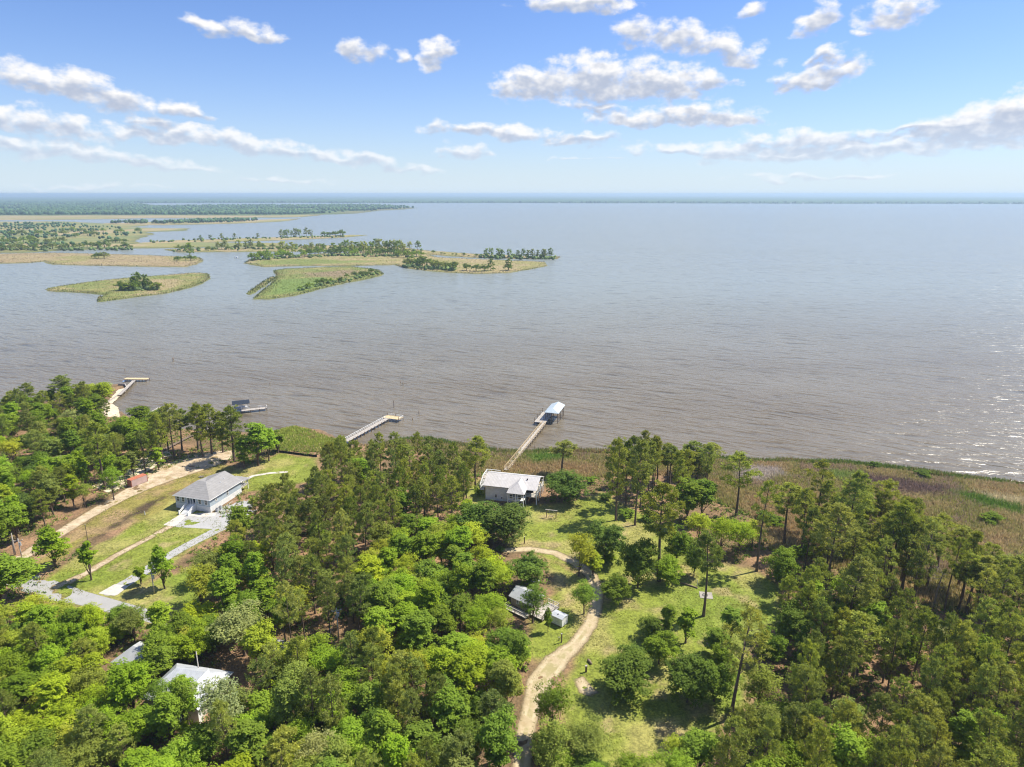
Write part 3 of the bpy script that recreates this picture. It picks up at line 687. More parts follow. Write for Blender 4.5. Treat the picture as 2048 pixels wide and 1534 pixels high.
# trees between the sandy lot and the water
for a in [(348,916,812,40,'pine'),(365,901,822,36,'deep'),(328,929,830,34,'pine'),(337,901,818,30,'pine'),(425,907,812,38,'pine'),(398,900,815,40,'deep'),(470,922,818,54,'deep'),(405,914,812,34,'pine'),(446,905,826,34,'pine')]:
    n_ = len(placed)
    lab = {348:'pine with dark trunk at the top of the sandy lot',365:'pine beside the boardwalk start',328:'thin-trunked pine at the edge of the shaded sand',337:'pine behind the shaded sand near the boardwalk',425:'wind-swept pine past the boardwalk',398:'tall wind-swept pine halfway along the boardwalk',470:'dark broad pine with straight trunk behind the blue house',405:'second trunk of the wind-swept pine pair by the boardwalk',446:'pine between the wind-swept pair and the broad dark pine'}[a[0]]
    T('pine',a[0],a[1],a[2],a[3],a[4],lab,GP_S)
T('tall',517,931,838,62,'bright','bright green tree with pale trunk behind the blue house lawn',GP_S,vi=1)
T('tall',489,938,872,40,'mid','small tree left of the bright pale-trunked tree',GP_S)
T('tall',538,922,846,44,'bright','bright tree nearest the black silt fence',GP_S,vi=3)
T('young',556,906,852,26,'mid','slim tree at the end of the silt fence',GP_S,vi=1)
T('young',318,940,890,26,'bright','small bright tree in the middle of the sandy lot',GP_S,vi=0)
T('tall',251,967,905,34,'mid','thin tree behind the red container',GP_S)
T('tall',268,953,898,30,'olive','dark-stemmed tree rising behind the container end',GP_S)
T('pine',211,978,850,56,'pine','tall pine with bare trunk at the left end of the container',GP_S,vi=0)
T('feather',228,1000,925,44,'bright','airy bright tree in front of the tall pine by the container',GP_S)
T('tall',284,862,806,46,'mid','tree at the shore by the half-hidden pier',GP_S)
T('round',318,868,812,44,'mid','low tree right of the half-hidden pier',GP_S)
# peninsula with the bulkhead
T('round',205,800,755,46,'lime','lime tree at the tip of the point by the bulkhead',None)
T('round',180,797,764,40,'yellow','yellow-green tree on the point behind the bulkhead',None)
T('pine',130,812,754,44,'deep','dark rounded pine standing above the others on the point',None,vi=4)
T('round',160,806,762,42,'olive','olive tree between the dark pine and the point',None)
T('pine',62,828,769,34,'deep','dark pine sticking up at the left shore',None,vi=4)

# ---------------------------------------------------------------- woods: every tree its own object
LANDMARK = [(20,820,'at the far left shore'),(110,810,'behind the point'),(200,840,'inland of the bulkhead'),(60,880,'in the wood above the sandy road'),(150,900,'in the wood left of the sandy lot'),
 (20,960,'at the left edge beside the sandy road'),(120,990,'along the sandy road'),(250,860,'near the half-hidden pier'),
 (640,930,'at the shore end of the pine stand'),(760,890,'where the middle pier meets the wood'),(860,920,'in the pine stand left of the white house'),(700,980,'in the middle of the pine stand'),(540,1010,'beside the gravel court'),
 (620,1060,'in the lower pine stand'),(840,990,'behind the oak below the white house'),(460,1100,'right of the gravel driveway'),(520,1180,'in the clump below the driveway'),(660,1160,'above the utility pole'),
 (800,1060,'in the bright strip left of the oaks'),(900,1080,'left of the sandy turnaround'),(980,1140,'left of the cottage'),(760,1180,'in the bright wood right of the pole'),(900,1220,'below the cottage'),(1020,1290,'left of the white shed'),
 (680,1300,'just below the utility pole'),(800,1340,'in the lower middle wood'),(940,1330,'left of the track fork'),(1010,1400,'along the left bank of the track'),(660,1430,'near the bottom left of the track wood'),(800,1480,'at the bottom edge left of the track'),(940,1500,'at the bottom edge beside the track'),
 (60,1230,'below the road end'),(180,1230,'at the road bend'),(300,1230,'between the road and the grey roof'),(440,1250,'behind the metal roof'),(540,1280,'right of the metal roof'),(80,1320,'left of the grey roof'),(200,1390,'left of the metal roof'),(240,1320,'beside the grey roof'),
 (90,1440,'in the lower left wood'),(240,1480,'below the metal roof'),(400,1500,'at the bottom edge below the metal roof'),(500,1420,'right of the metal roof gable'),(40,1520,'in the bottom left corner'),
 (1700,1000,'at the marsh edge right of the ragged pine'),(1830,1060,'in the marsh-edge row'),(1980,1110,'above the bare-trunked row'),(1330,900,'in the shoreline grove'),(1640,1230,'at the right wood edge facing the lawn'),(1740,1200,'below the thick-trunked pine'),(1850,1260,'below the dead tree'),(1980,1270,'below the bare-trunked row'),(1720,1330,'around the straw clearing'),(1830,1340,'behind the straw clearing'),(1960,1360,'at the right edge of the wood'),
 (1580,1420,'in front of the long black trunk'),(1500,1500,'at the bottom edge below the lawn oaks'),(1660,1480,'at the bottom edge left of the dense pines'),(1790,1450,'in the dense pines at lower right'),(1920,1480,'in the bottom right corner'),
 (1120,1440,'on the right bank of the track bottom'),(1240,1500,'at the bottom edge below the sand patch'),(1360,1490,'at the bottom edge under the big dark oaks')]
def where(px, py): return min(LANDMARK, key=lambda l: (l[0] - px) ** 2 + 2.2 * (l[1] - py) ** 2)[2]
SIGHT = [   # what the photograph shows between the crowns (pixel outlines)
 [(338,985),(395,955),(470,945),(500,960),(480,1000),(440,1035),(350,1035)], [(340,1050),(370,1030),(440,1030),(450,1050),(400,1070)],
 [(962,935),(1090,945),(1085,990),(1070,1015),(1000,1000),(966,1000)], [(1024,1172),(1085,1165),(1108,1200),(1100,1215),(1040,1215)], [(1100,1225),(1140,1225),(1140,1262),(1100,1262)],
 [(340,1348),(360,1335),(425,1335),(425,1360),(395,1375)], [(238,1292),(262,1286),(275,1296)],
 [(1020,1095),(1065,1090),(1150,1115),(1200,1160),(1205,1215),(1180,1270),(1110,1340),(1090,1390),(1060,1440),(1060,1540),(1030,1540),(1035,1450),(1070,1360),(1060,1300),(1110,1180),(1100,1130)],
 [(60,1165),(150,1130),(320,1040),(350,1030),(440,1060),(340,1130),(240,1195),(150,1200)], [(40,1110),(170,1030),(260,965),(370,905),(440,905),(440,940),(250,1010),(60,1140)],
 [(430,955),(560,905),(640,915),(600,960),(500,980)], [(190,965),(280,915),(330,915),(260,980)], [(690,890),(790,830),(800,850),(720,895)], [(1060,1020),(1200,1000),(1300,1040),(1100,1100)],
 [(1180,1210),(1400,1150),(1540,1160),(1550,1230),(1430,1320),(1240,1420),(1150,1400)], [(1130,1400),(1260,1420),(1400,1420),(1330,1470),(1150,1440)], [(670,1215),(690,1215),(690,1280),(670,1280)], [(215,800),(260,770),(260,800),(230,835)], [(270,945),(255,945),(255,978),(295,978),(295,945)],
 [(1860,1140),(1910,1140),(1890,1215),(1860,1215)], [(1655,1375),(1695,1375),(1700,1400),(1640,1410)], [(1740,1340),(1830,1330),(1820,1380),(1750,1380)], [(1000,930),(1120,800),(1130,850),(1040,940)], [(925,1170),(960,1165),(955,1195),(925,1195)]]
KEEP = [np.array(P) for P in LAWN[:5]] + [np.array(P) for P in DRY]
def blocked(x, y, h, r, strict=.7):
    a = np.array([x]); b = np.array([y])
    for P in KEEP:
        if sdf(a, b, P)[0] > 0: return True
    if line_sdf(a, b, TRACK, [4] * len(TRACK))[0] > -1.5 or line_sdf(a, b, SANDROAD, [8] * len(SANDROAD))[0] > -1: return True
    if sdf(a, b, LAND)[0] < 4: return True
    for (hx, hy, hr) in HOUSE_SPOTS:
        if math.hypot(x - hx, y - hy) < hr: return True
    cx, cy = PJ(x, y, 1 + h * .68); rp = r * FPX / depth(x, y, 1 + h * .68) * strict
    an = np.linspace(0, 2 * math.pi, 10); qx = np.append(cx + rp * np.cos(an), cx); qy = np.append(cy + rp * .95 * np.sin(an), cy)
    for S in SIGHT:
        if inside(qx, qy, S).any(): return True
    return False
HOUSE_SPOTS = [(-103, 209, 12), (0, 210, 13), (4, 147, 8), (12.3, 141.5, 4), (-62, 117, 11), (-84, 126, 7)]
def wood(poly, n, kinds, colours, hr, rr, group, seed, gap=.72):
    rg = random.Random(seed); P = np.array(poly, float); hm_ = sum(hr) / 2
    W = np.array([G(p[0], p[1], 1 + .75 * hm_)[:2] for p in poly]); lo = W.min(0) - 5; hi = W.max(0) + 5; got = 0
    for _ in range(n * 60):
        if got >= n: break
        x = rg.uniform(lo[0], hi[0]); y = rg.uniform(lo[1], hi[1]); h = rg.uniform(*hr); kind = rg.choices(list(kinds), list(kinds.values()))[0]
        r = rg.uniform(*rr) * (.82 if kind == 'pine' else 1); px, py = PJ(x, y, 1 + .75 * h)
        if kind in ('round', 'feather'): h *= .8
        if not inside(np.array([px]), np.array([py]), P)[0]: continue
        if any(math.hypot(x - q[0], y - q[1]) < (r + q[2]) * gap for q in placed): continue
        if py > 1560 or px < -45 or px > 2093 or blocked(x, y, h, r): continue
        c = rg.choices(list(colours[kind]), list(colours[kind].values()))[0]
        V = dict(pine=STAND, tallpine=PINES, sparse=SPARSE, round=ROUND, tall=TALL, feather=FEATHER)[kind]
        name, cat = ('pine_tree', 'pine tree') if kind in ('pine', 'sparse', 'tallpine') else ('round_tree', 'tree') if kind == 'round' else ('leafy_tree', 'tree')
        size = 'tall ' if h > hr[0] + .72 * (hr[1] - hr[0]) else 'short ' if h < hr[0] + .25 * (hr[1] - hr[0]) else ''
        shape = {'pine': 'pine', 'tallpine': 'bare-trunked pine', 'sparse': 'thin-crowned pine', 'round': 'round-crowned tree', 'tall': 'leafy tree', 'feather': 'loose airy tree'}[kind]
        plant(name, cat, V[rg.randrange(len(V))], x, y, h, r, PAL[c], f'{size}{WORD[c]} {shape} {where(px, py)}', group); got += 1
    return got
cb = dict(round=dict(bright=4, lime=3, mid=2), tall=dict(bright=4, lime=3, mid=2), feather=dict(lime=3, yellow=3, olive=2, bright=2), pine=dict(pine=3, deep=2), tallpine=dict(pine=3, deep=1), sparse=dict(pine=1))
cm = dict(round=dict(mid=4, dark=2, bright=2, olive=2), tall=dict(mid=4, bright=3, olive=2), feather=dict(olive=3, sage=1, bright=3, yellow=1), pine=dict(pine=3, deep=2), tallpine=dict(pine=3, deep=1), sparse=dict(pine=1))
wood([(-80,800),(60,790),(130,775),(215,785),(240,815),(330,835),(360,850),(340,880),(230,905),(180,965),(110,1000),(60,1020),(-80,1060)], 84,
     dict(round=3, tall=5, feather=2, pine=3), cm, (11, 16), (3.6, 5.4), 'wood at the left shore', 1, .5)
wood([(-60,930),(60,920),(170,930),(190,975),(120,1010),(60,1040),(-60,1080)], 18, dict(tall=5, feather=2), cb, (11, 14), (2.8, 4.2), 'wood at the left shore', 2, .5)
wood([(605,935),(660,895),(740,868),(830,885),(935,905),(950,960),(900,1005),(800,1015),(740,1045),(700,1100),(740,1160),(700,1230),(600,1240),(560,1200),(570,1110),(480,1050),(470,1005),(560,985)], 100,
     dict(pine=12, tall=1), cm, (12.5, 17.5), (3.6, 4.9), 'pines in the stand between the two houses', 3, .54)
wood([(745,1030),(850,1000),(930,1000),(985,1075),(1020,1110),(1040,1160),(1000,1200),(1050,1260),(1070,1320),(940,1330),(780,1310),(690,1260),(730,1130)], 56, dict(tall=4, round=3, feather=3), cb, (9, 14), (3.6, 5.4), 'bright leafy wood below the pine stand', 4, .58)
wood([(370,1085),(440,1060),(500,1060),(580,1110),(590,1220),(500,1220),(400,1180)], 16, dict(tall=5, round=3, feather=1, pine=1), cb, (11, 16), (3.4, 5.4), 'leafy clump below the gravel court', 5, .58)
wood([(590,1270),(700,1260),(900,1310),(1060,1330),(1050,1400),(1020,1470),(1000,1600),(540,1600),(560,1400)], 66, dict(pine=4, tall=4, round=3, feather=1), cm, (11, 16), (3.6, 5.2), 'wood left of the track', 6, .56)
wood([(-80,1190),(60,1190),(180,1195),(300,1200),(420,1200),(560,1230),(600,1290),(560,1420),(540,1600),(-80,1600)], 84, dict(tall=4, round=4, feather=2, pine=1), cb, (9, 14), (3.4, 5.2), 'wood at the lower left', 7, .58)
wood([(1570,1180),(1650,1140),(1720,1130),(1800,1190),(1880,1235),(2000,1220),(2130,1200),(2130,1620),(1440,1620),(1420,1480),(1500,1440),(1560,1390),(1620,1300)], 92, dict(pine=9, tall=2, round=2, feather=1), cm, (12, 18), (3.6, 5.0), 'pine wood at the lower right', 8, .52)
wood([(1050,1400),(1110,1390),(1140,1450),(1280,1470),(1420,1480),(1450,1620),(1060,1620)], 34, dict(feather=4, tall=2, round=2), cm, (7, 11), (3.0, 4.6), 'trees at the foot of the lawn', 9, .5)
wood([(1590,1030),(1640,985),(1700,970),(1800,1010),(1880,1050),(1960,1090),(2070,1095),(2070,1190),(1950,1190),(1850,1150),(1740,1120),(1640,1110)], 30, dict(tallpine=6, sparse=1), cm, (15, 21), (3.2, 4.6), 'pines along the marsh edge', 10, .55)
wood([(1220,890),(1290,885),(1420,890),(1440,930),(1380,960),(1290,960),(1220,950)], 12, dict(tallpine=1), cm, (15, 20), (2.8, 3.8), 'grove right of the white house', 11, .4)
wood([(-60,792),(0,786),(60,782),(120,772),(200,775),(200,800),(60,830),(-60,840)], 16, dict(round=3, tall=3, pine=3), cm, (10, 14), (3.4, 4.8), 'wood at the left shore', 12, .42)
wood([(-60,830),(60,800),(200,800),(300,830),(330,870),(200,900),(150,960),(40,1010),(-60,1040)], 34, dict(round=4, feather=2), cm, (7, 10), (2.8, 4.0), 'wood at the left shore', 13, .34)
wood([(-80,1210),(180,1215),(420,1220),(580,1290),(540,1560),(-80,1560)], 34, dict(round=4, feather=2), cb, (7, 10), (2.8, 4.0), 'wood at the lower left', 14, .34)
wood([(690,1260),(760,1060),(930,1020),(1030,1180),(1060,1330),(1000,1560),(580,1560),(600,1290)], 34, dict(round=4, feather=2), cb, (7, 10), (2.8, 4.0), 'bright leafy wood below the pine stand', 15, .34)
# trees that look alike in one spot are told apart by their order across the picture
from collections import defaultdict
NUM = {2:'two',3:'three',4:'four',5:'five',6:'six',7:'seven',8:'eight',9:'nine',10:'ten'}
ORD = ['leftmost','second','third','fourth','fifth','sixth','seventh','eighth','ninth','tenth']
same = defaultdict(list)
for o in C.objects:
    if o.parent is None and o.get('category') in ('tree', 'pine tree', 'shrub'): same[o['label']].append(o)
for lab, os_ in same.items():
    if len(os_) < 2: continue
    os_.sort(key=lambda o: PJ(o.location.x, o.location.y, 10)[0]); n = len(os_)
    for i, o in enumerate(os_):
        o['label'] = lab + ', ' + ('leftmost' if i == 0 else 'rightmost' if i == n - 1 else ORD[i] + ' from left' if i < 10 else 'further along')
import sys; print('TREES', counts, file=sys.stderr)
# ---------------------------------------------------------------- marsh islands, far shores
def island(name, label, px, pal, step, top=1.1, seed=0, patches=(), edge=4.0):
    P = GP(px, .6); x0, x1, y0, y1 = bbox(P, step * 2)
    xs = np.arange(x0, x1 + step, step); ys = np.arange(y0, y1 + step, step); X, Y = np.meshgrid(xs, ys)
    n = fbm(X, Y, step * 5, seed); s = sdf(X, Y, P) + (fbm(X, Y, step * 3.5, seed + 3) - .5) * step * 2.2
    F = gridfaces(*X.shape); sv = s.ravel(); F = F[(sv[F] > -step * 1.2).any(1)]
    used = np.unique(F); idx = np.zeros(X.size, int); idx[used] = np.arange(len(used))
    x = X.ravel()[used]; y = Y.ravel()[used]; s = sv[used]; n = n.ravel()[used]
    z = -.6 + (top + .6 + (fbm(x, y, step * 1.5, seed + 5) - .5) * .5) * smooth(-edge, edge * .4, s)
    a, b, c = [np.array(v) for v in pal]
    col = lerp(np.tile(a, (len(x), 1)), b, smooth(.38, .62, n)); col = lerp(col, c, smooth(.55, .7, fbm(x, y, step * 9, seed + 9)))
    col = lerp(col, np.array([.12, .13, .05]), smooth(edge * .9, -edge * .2, s) * .8)
    for (pp, pc, soft) in patches:
        col = lerp(col, np.array(pc), smooth(-soft, soft, sdf(x, y, GP(pp, .6)) + (n - .5) * soft * 3))
    o = link(name, mesh(name, np.stack([x, y, z], -1), idx[F], [GROUND_M], cols=col, smooth_shade=True)); tag(o, label, kind='structure')
    ISL.append(P); return o
ISL = []
TAN, TANG, GRN, BRN = (.34, .275, .15), (.27, .25, .10), (.195, .225, .07), (.26, .20, .125)
island('marsh_island', 'low oval marsh island with a small tree clump', [(98,577),(140,570),(200,562),(250,557),(330,551),(395,546),(415,548),(417,556),(400,567),(370,577),(330,586),(280,592),(220,600),(196,603),(200,594),(216,588),(160,584),(100,581)],
       (TANG, GRN, TAN), 3.0, 1.3, 1, [([(290,560),(350,560),(370,568),(330,578),(290,575)], TAN, 8)])
island('marsh_island', 'green marsh island with a sandy tip in front of the wooded one', [(508,597),(522,585),(545,566),(556,552),(548,541),(575,538),(640,535),(700,533),(756,540),(766,548),(740,556),(690,565),(640,577),(590,590),(540,597)],
       (GRN, TANG, GRN), 3.0, 1.2, 2, [([(600,548),(700,540),(730,546),(660,556)], BRN, 10), ([(560,560),(650,556),(640,575),(560,590),(530,592)], (.16, .225, .06), 8)])
island('marsh_spit', 'thin reed spit along the left side of the green island', [(496,586),(520,568),(545,553),(549,556),(526,572),(500,588)], (TANG, GRN, TAN), 2.0, 1.0, 3)
island('marsh_island', 'long wooded marsh island in the middle of the bay', [(490,526),(500,519),(560,512),(640,508),(760,503),(840,505),(875,515),(960,519),(1030,522),(1088,524),(1092,531),(1060,538),(1010,545),(950,547),(880,543),(815,536),(790,529),(700,531),(600,531),(530,533)],
       (TAN, TANG, TAN), 4.0, 1.3, 4, [([(500,524),(620,518),(740,524),(620,530),(540,532)], GRN, 10)])
island('marsh_island', 'narrow tree-lined spit behind the long wooded island', [(330,499),(440,496),(560,494),(660,491),(800,494),(860,502),(950,508),(1060,513),(1122,513),(1112,517),(1040,517),(940,514),(870,509),(780,503),(640,502),(480,503),(360,504)], (TAN, TANG, TAN), 5.0, 1.3, 5)
island('marsh_island', 'thin marsh strip with a few pines beyond the spit', [(262,487),(330,482),(420,479),(560,475),(640,472),(700,470),(738,470),(690,474),(640,477),(560,480),(500,482),(420,484),(330,487)], (TANG, TAN, TAN), 7.0, 1.3, 6)
island('marsh_land', 'tan marsh peninsula at the left edge of the bay', [(-160,506),(0,508),(100,506),(200,508),(300,511),(398,515),(405,520),(390,528),(372,533),(260,532),(170,530),(108,528),(90,522),(60,525),(0,526),(-160,528)], (TAN, (.31,.24,.14), TANG), 5.0, 1.2, 7)
island('marsh_land', 'broad scrubby marsh at the left behind the channel', [(-260,502),(-260,444),(130,443),(240,449),(300,451),(240,454),(300,456),(372,457),(360,461),(290,464),(300,467),(272,476),(262,488),(400,484),(560,487),(560,492),(430,494),(250,496),(140,499),(60,504)], (TANG, (.20, .22, .09), TAN), 14, 1.3, 8, edge=14)
island('marsh_land', 'low far marsh point with a line of scrub', [(200,447),(320,444),(480,441),(600,437),(560,443),(470,447),(320,450),(240,450)], (TAN, TANG, TAN), 18, 1.5, 9, edge=15)
island('marsh_land', 'distant marsh at the foot of the left forest', [(-300,442),(-300,428),(150,431),(430,431),(560,431),(640,429),(600,434),(430,436),(300,436),(150,439)], (TAN, TAN, TANG), 30, 1.5, 10, edge=25)

# low trees of the islands: one small mesh each (trunk and crown together)
def low_tree(seed, kind):
    rng = np.random.default_rng(seed)
    if kind == 'pine':
        H, Rr = 14, 4.2; c = []
        for i in range(46):
            t = .30 + .70 * rng.random(); u = (t - .30) / .70; r = Rr * (1 - .55 * max(0, u - .3)) * rng.uniform(.2, 1); a = rng.uniform(0, 6.28)
            c.append([r * math.cos(a), r * math.sin(a), H * t])
        c = np.array(c); m = 13; spread = 1.05
    else:
        H, Rr = 9, 4.5; d = unit(rng.normal(size=(30, 3))); d[:, 2] = np.abs(d[:, 2])
        c = d * [Rr, Rr, H * .5] * rng.uniform(.4, .95, (30, 1)); c[:, 2] += H * .38; m = 13; spread = 1.15
    q = unit(rng.normal(size=(len(c), m, 3))); p = (c[:, None] + q * spread * rng.random((len(c), m, 1)) ** .5).reshape(-1, 3); p[:, 2] = np.maximum(p[:, 2], .3)
    V, F = leaf_quads(p, unit(q.reshape(-1, 3) + [0, 0, .5] + .4 * rng.normal(size=(len(p), 3))), rng.uniform(.8, 1.4, len(p)), rng)
    mb = MB().tube([(0, 0, -1), (.2, 0, H * .5), (0, 0, H * .85)], [.34, .25, .08], 5)
    for i in range(4): limb(mb, (0, 0, H * .5), c[i], .12, .04, rng, 4, 3)
    V2 = np.array(mb.V); n = len(V); Fl = [tuple(f) for f in F] + [tuple(i + n for i in f) for f in mb.F]
    v = np.concatenate([np.repeat(np.clip(.5 + rng.uniform(-.35, .35, len(p)), 0, 1), 4), np.full(len(V2), .5)])
    return mesh('island_tree', np.vstack([V, V2]), Fl, [LEAF, BARK], attrs={'v': v}, mat_idx=[0] * len(F) + [1] * len(mb.F)), H, Rr
LP = [low_tree(500 + i, 'pine') for i in range(4)]; LB = [low_tree(520 + i, 'broad') for i in range(4)]
def isl_trees(kind, pts, n, hpx, phrase, colours, group, seed, spread=3):
    rg = random.Random(seed); V = LP if kind == 'pine' else LB; os_ = []
    for i in range(n):
        t = (i + rg.uniform(.1, .9)) / n * (len(pts) - 1); k = min(int(t), len(pts) - 2); f = t - k
        bx = pts[k][0] * (1 - f) + pts[k + 1][0] * f; by = pts[k][1] * (1 - f) + pts[k + 1][1] * f + rg.uniform(-spread, spread) * .5
        p = G(bx, by, .9); d = depth(p[0], p[1], 5); h = rg.uniform(*hpx) * d / FPX * 1.05
        me, H0, R0 = V[rg.randrange(len(V))]; r = h * (rg.uniform(.30, .42) if kind == 'pine' else rg.uniform(.5, .75))
        o = link('island_pine' if kind == 'pine' else 'shrub_tree', me, None, p, rg.uniform(0, 6.28), (r / R0, r / R0, h / H0))
        c = rg.choice(colours); b_ = rg.uniform(.85, 1.15); o.color = tuple(v * b_ for v in PAL[c]) + (1,); os_.append((bx, o, c))
    os_.sort(key=lambda a: a[0]); n = len(os_)
    for i, (_, o, c) in enumerate(os_):
        o_ = 'leftmost' if i == 0 else 'rightmost' if i == n - 1 else ORD[i] + ' from left' if i < 10 else 'inner'
        tag(o, f'small {"pine" if kind == "pine" else "bushy tree"} {phrase}, {o_}', 'pine tree' if kind == 'pine' else 'tree', group)
IG = 'trees on the marsh islands'
isl_trees('broad', [(240,580),(265,579),(285,578),(318,578)], 10, (13,24), 'in the clump on the oval island', ['deep','dark'], IG, 1, 5)
isl_trees('pine', [(258,579),(300,577)], 3, (26,32), 'standing above the oval island clump', ['deep','dark'], IG, 2)
isl_trees('broad', [(598,581),(640,570),(690,561)], 9, (7,14), 'along the front of the green island', ['mid','dark'], IG, 3, 4)
isl_trees('broad', [(690,558),(730,551),(756,546)], 7, (8,14), 'at the right tip of the green island', ['mid','dark'], IG, 4, 4)
isl_trees('broad', [(505,521),(540,518),(590,515)], 9, (12,20), 'at the left end of the wooded island', ['mid','bright'], IG, 5, 4)
isl_trees('broad', [(600,514),(660,512),(720,511)], 10, (12,20), 'in the left middle of the wooded island', ['mid','dark','bright'], IG, 6, 4)
isl_trees('pine', [(560,512),(640,511),(700,510)], 8, (20,30), 'rising from the left half of the wooded island', ['pine','mid'], IG, 7, 3)
isl_trees('pine', [(700,510),(760,509),(815,512)], 9, (20,30), 'rising from the middle of the wooded island', ['pine','mid'], IG, 8, 3)
isl_trees('broad', [(730,512),(780,512),(830,520)], 8, (10,18), 'below the pines of the wooded island', ['mid','dark'], IG, 9, 4)
isl_trees('broad', [(812,532),(850,534),(910,540)], 10, (12,24), 'in the dark clump on the front shore of the wooded island', ['dark','deep'], IG, 10, 5)
isl_trees('broad', [(925,541),(970,543),(1025,541)], 5, (8,18), 'spaced along the front of the wooded island', ['dark','deep'], IG, 11, 3)
isl_trees('pine', [(968,541),(1024,540)], 2, (18,24), 'standing alone near the front of the wooded island', ['deep','dark'], IG, 12, 2)
isl_trees('pine', [(970,514),(1000,515),(1040,515)], 6, (12,18), 'on the left part of the spit tip', ['mid','dark'], IG, 13, 1)
isl_trees('pine', [(1045,516),(1075,516),(1105,516)], 7, (12,20), 'on the outer tip of the spit', ['dark','deep'], IG, 14, 1)
isl_trees('broad', [(345,502),(420,500),(500,498)], 10, (7,14), 'on the left part of the narrow spit', ['deep','dark'], IG, 15, 3)
isl_trees('pine', [(430,500),(480,499),(530,498)], 6, (14,18), 'rising from the left part of the narrow spit', ['deep','pine'], IG, 16, 2)
isl_trees('broad', [(510,498),(580,497),(650,496)], 10, (7,13), 'on the middle of the narrow spit', ['deep','mid'], IG, 17, 3)
isl_trees('pine', [(700,498),(770,499),(850,501)], 9, (13,19), 'on the right part of the narrow spit', ['pine','mid'], IG, 18, 2)
isl_trees('pine', [(388,481),(440,479),(520,477)], 5, (7,12), 'scattered on the thin strip beyond the spit', ['deep','dark'], IG, 19, 1)
isl_trees('pine', [(556,476),(590,474),(622,473)], 8, (11,17), 'in the first cluster of the thin far strip', ['deep','mid'], IG, 20, 2)
isl_trees('broad', [(648,473),(670,473),(690,472)], 6, (9,14), 'in the second cluster of the thin far strip', ['mid','dark'], IG, 21, 2)
isl_trees('broad', [(184,518),(196,516),(210,517)], 4, (9,16), 'in the bush group on the tan peninsula', ['dark','deep'], IG, 22, 3)
isl_trees('broad', [(345,523),(370,521),(395,522)], 5, (8,13), 'at the tip of the tan peninsula', ['mid','dark'], IG, 23, 3)
isl_trees('pine', [(376,514),(382,514)], 1, (26,28), 'tallest at the tip of the tan peninsula', ['mid'], IG, 24, 1)
isl_trees('broad', [(0,500),(60,500),(140,498)], 10, (10,18), 'in the left bank scrub of the channel', ['deep','dark'], IG, 25, 4)
isl_trees('broad', [(140,498),(200,497),(270,498)], 10, (8,16), 'in the middle bank scrub of the channel', ['deep','dark'], IG, 26, 4)
isl_trees('broad', [(0,488),(60,486),(130,488)], 9, (10,18), 'in the second row of left marsh scrub', ['deep','mid'], IG, 27, 5)
isl_trees('broad', [(20,474),(110,472),(200,474)], 9, (9,15), 'in the third row of left marsh scrub', ['deep','mid'], IG, 28, 5)
isl_trees('broad', [(210,489),(235,486),(255,484)], 6, (7,12), 'in the small dark clump left of the thin strip', ['deep','dark'], IG, 29, 3)
isl_trees('broad', [(600,509),(680,506),(760,505)], 10, (9,15), 'in the back row of the wooded island', ['mid','dark'], IG, 31, 3)
isl_trees('broad', [(770,508),(810,511),(850,514)], 8, (9,15), 'at the right rear of the wooded island', ['mid','dark'], IG, 32, 3)
isl_trees('broad', [(860,506),(910,511),(960,514)], 8, (4,8), 'in the low scrub along the spit', ['dark','deep'], IG, 33, 1)
isl_trees('broad', [(120,462),(180,465),(280,466)], 9, (7,12), 'in the rearmost scrub of the left marsh', ['deep','mid'], IG, 30, 4)

# reeds of the islands
def island_reeds(label, idx, n, seed, cols, hh=(.7, 1.7), wd=.38):
    rng = np.random.default_rng(seed); P = np.array(ISL[idx]); lo = P.min(0); hi = P.max(0); q = rng.uniform(lo, hi, (n * 4, 2)); s = sdf(q[:, 0], q[:, 1], P)
    keep = (s > -1.5) & ((s < 9) | (rng.random(len(q)) < .45)); q = q[keep][:n]; m = len(q); k = np.clip((fbm(q[:, 0], q[:, 1], 30, seed) * 1.6 - .3) * len(cols) + rng.normal(size=m) * .5, 0, len(cols) - 1).astype(int)
    a = rng.uniform(0, 6.28, m); h_ = rng.uniform(*hh, m); b = np.stack([q[:, 0], q[:, 1], np.full(m, .3)], -1); sd_ = np.stack([np.cos(a), np.sin(a), a * 0], -1) * wd
    V = np.stack([b - sd_, b + sd_, b + np.stack([rng.normal(size=m) * .4, rng.normal(size=m) * .4, h_ + .6], -1)], 1).reshape(-1, 3); c = np.repeat(np.array(cols)[k] * rng.uniform(.65, 1.25, (m, 1)), 3, 0)
    tag(link('reeds', mesh('reeds', V, np.arange(len(V)).reshape(-1, 3), [GROUND_M], cols=c)), label, 'reeds', kind='stuff')
G1, G2, T1, T2, D1 = (.175, .21, .065), (.25, .265, .09), (.36, .30, .165), (.30, .25, .12), (.13, .16, .06)
def scrub(label, lines, n, seed, rr=(1.6, 3.4)):
    rng = np.random.default_rng(seed); out_ = []
    for pts in lines:
        for i in range(n):
            t = rng.random() * (len(pts) - 1); k = int(t); f = t - k; out_.append(G(pts[k][0] * (1 - f) + pts[k + 1][0] * f + rng.normal() * 3, pts[k][1] * (1 - f) + pts[k + 1][1] * f + rng.normal() * 1.2, 1.2))
    blobs('island_scrub', label, np.array(out_), rr, [(.13, .19, .06), (.17, .23, .07), (.10, .14, .05)], seed)
